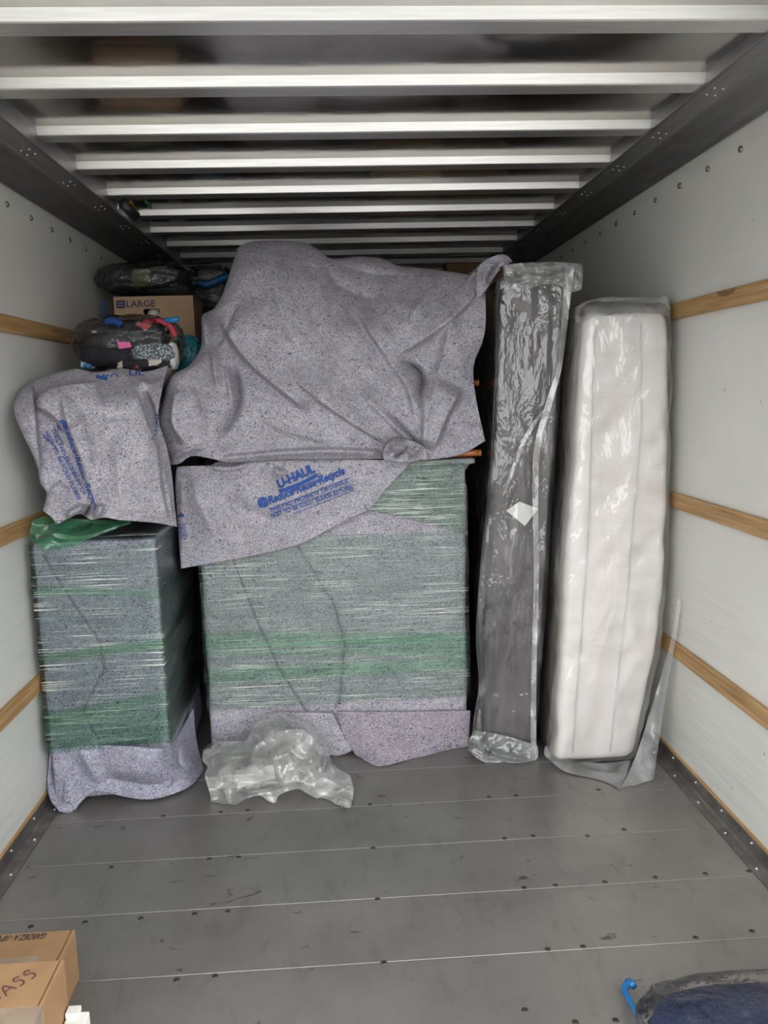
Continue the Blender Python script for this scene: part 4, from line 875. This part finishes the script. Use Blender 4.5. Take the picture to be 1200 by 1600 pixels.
b4 = bag_of('clothes_bag', tuple(A(200,588,3.15)), 'clear bag of black clothes with pink tag and grey knit in front of LARGE box', 'bag',
    [('garment', A(200,550,3.28), (0.165,0.14,0.062), M['black_cloth'], 15), ('garment', A(205,526,3.30), (0.14,0.13,0.040), M['print'], 16), ('garment', A(180,565,3.22), (0.12,0.11,0.045), M['black_cloth'], 17), ('knit_garment', A(240,562,3.17), (0.078,0.06,0.042), M['knit'], 18),
     ('garment', A(225,578,3.15), (0.10,0.06,0.022), M['print'], 19), ('garment', A(240,580,3.13), (0.025,0.02,0.014), M['white_cloth'], 20), ('garment', A(140,576,3.18), (0.030,0.03,0.022), M['blueprint'], 22), ('garment', A(270,565,3.2), (0.02,0.05,0.05), M['white_cloth'], 24)],
    (A(203,547,3.29), (0.195,0.16,0.105)), 9)
tie(b4, [A(225,511,3.2), A(250,510,3.18), A(266,518,3.17), A(274,534,3.17)], 0.010, M['red'], 'knit_trim')
tie(b4, [A(168,512,3.15), A(180,510,3.13), A(190,516,3.12)], 0.014, M['navy_plastic']); tie(b4, [A(163,478,3.3), A(164,495,3.25), A(168,512,3.17)], 0.005, M['navy_plastic']); tie(b4, [A(258,508,3.15), A(268,509,3.14), A(279,507,3.14)], [0.008+0.004*k/29 for k in range(30)], M['blue_plastic'])
pk = [A(184,543,3.085), A(203,543,3.08), A(206,551,3.08), A(187,554,3.085)]
MB().add(pk+[q+np.array([0, 0.003, 0]) for q in pk], [(0,1,2,3),(7,6,5,4),(0,4,5,1),(1,5,6,2),(2,6,7,3),(3,7,4,0)]).build('pink_tag', M['pink'], b4)
b4.location.z += 0.02
tb = thing('teal_bag', tuple(A(295,575,3.56)), 'stuffed teal plastic bag beside the bagged clothes and largest pad', 'bag')
v, f = blob(A(295,556,3.56), (0.062,0.065,0.078), (60, 40), 0.8, 0.07, 4.0, 4, None, True); mesh('body', v, f, M['teal'], tb)
tie(tb, [A(285,536,3.53), A(296,531,3.54), A(306,532,3.55)], 0.008, M['teal'], 'gathered_neck')

# navy sweater bag at the lower right
c = np.array([0.86, 1.52, 0.0])
nb = thing('clothes_bag', (c[0], c[1], 0), 'clear bag holding a folded navy sweater on the floor, lower right corner', 'bag', 'bags of clothes')
v, f = blob((0.85, 1.525, 0.055), (0.215, 0.135, 0.050), (60, 34), 0.7, 0.04, 2.4, 8, 0.005); mesh('folded_sweater', v, f, M['navy'], nb)
v, f = blob((0.88, 1.505, 0.090), (0.165, 0.115, 0.026), (60, 34), 0.7, 0.04, 2.4, 11, 0.005); mesh('folded_sleeve', v, f, M['navy'], nb)
v, f = blob((0.86, 1.525, 0.060), (0.245, 0.150, 0.064), (80, 50), 0.65, 0.04, 3.5, 14, 0.004, True); mesh('plastic_shell', v, f, M['poly_clothes'], nb)
tie(nb, [P(x, y, YF(x, y, 0.03)) for x, y in ((998, 1602), (990, 1575), (981, 1558), (976, 1545), (984, 1534), (990, 1541))], [0.003+0.006*min(1, k/22) for k in range(30)], M['blue_plastic'])

# lamp fitting at the left roof edge
lm = thing('roof_lamp', tuple(P(200, 322, 3.62)), 'small dark roof lamp with amber and green strips by the left cove', 'lamp')
MB().tube([P(190, 316, 3.55), P(212, 338, 3.62)], 0.022, 16).build('housing', M['lamp_black'], lm, True)
MB().tube([P(184, 318, 3.5), P(185, 328, 3.5)], 0.004, 8).build('bracket', M['rivet'], lm, True)
zz = ZC-0.008
def strip(p0, p1, wd, mat, nm):
    a_, b_ = P(*p0, YF(*p0, zz)), P(*p1, YF(*p1, zz)); d = (b_-a_)/np.linalg.norm(b_-a_); s_ = np.array([-d[1], d[0], 0])*wd
    q = [a_-s_, a_+s_, b_+s_, b_-s_]; MB().add(q+[k+np.array([0, 0, 0.006]) for k in q], [(0,1,2,3),(7,6,5,4),(0,4,5,1),(1,5,6,2),(2,6,7,3),(3,7,4,0)]).build(nm, mat, lm)
strip((204, 318), (216, 329), 0.008, M['yellow'], 'amber_strip'); strip((228, 317), (236, 326), 0.005, M['teal_strip'], 'green_strip'); strip((214, 320), (228, 325), 0.02, M['lamp_black'], 'lens_plate'); strip((219, 326), (230, 325.5), 0.006, M['rivet'], 'label_plate')
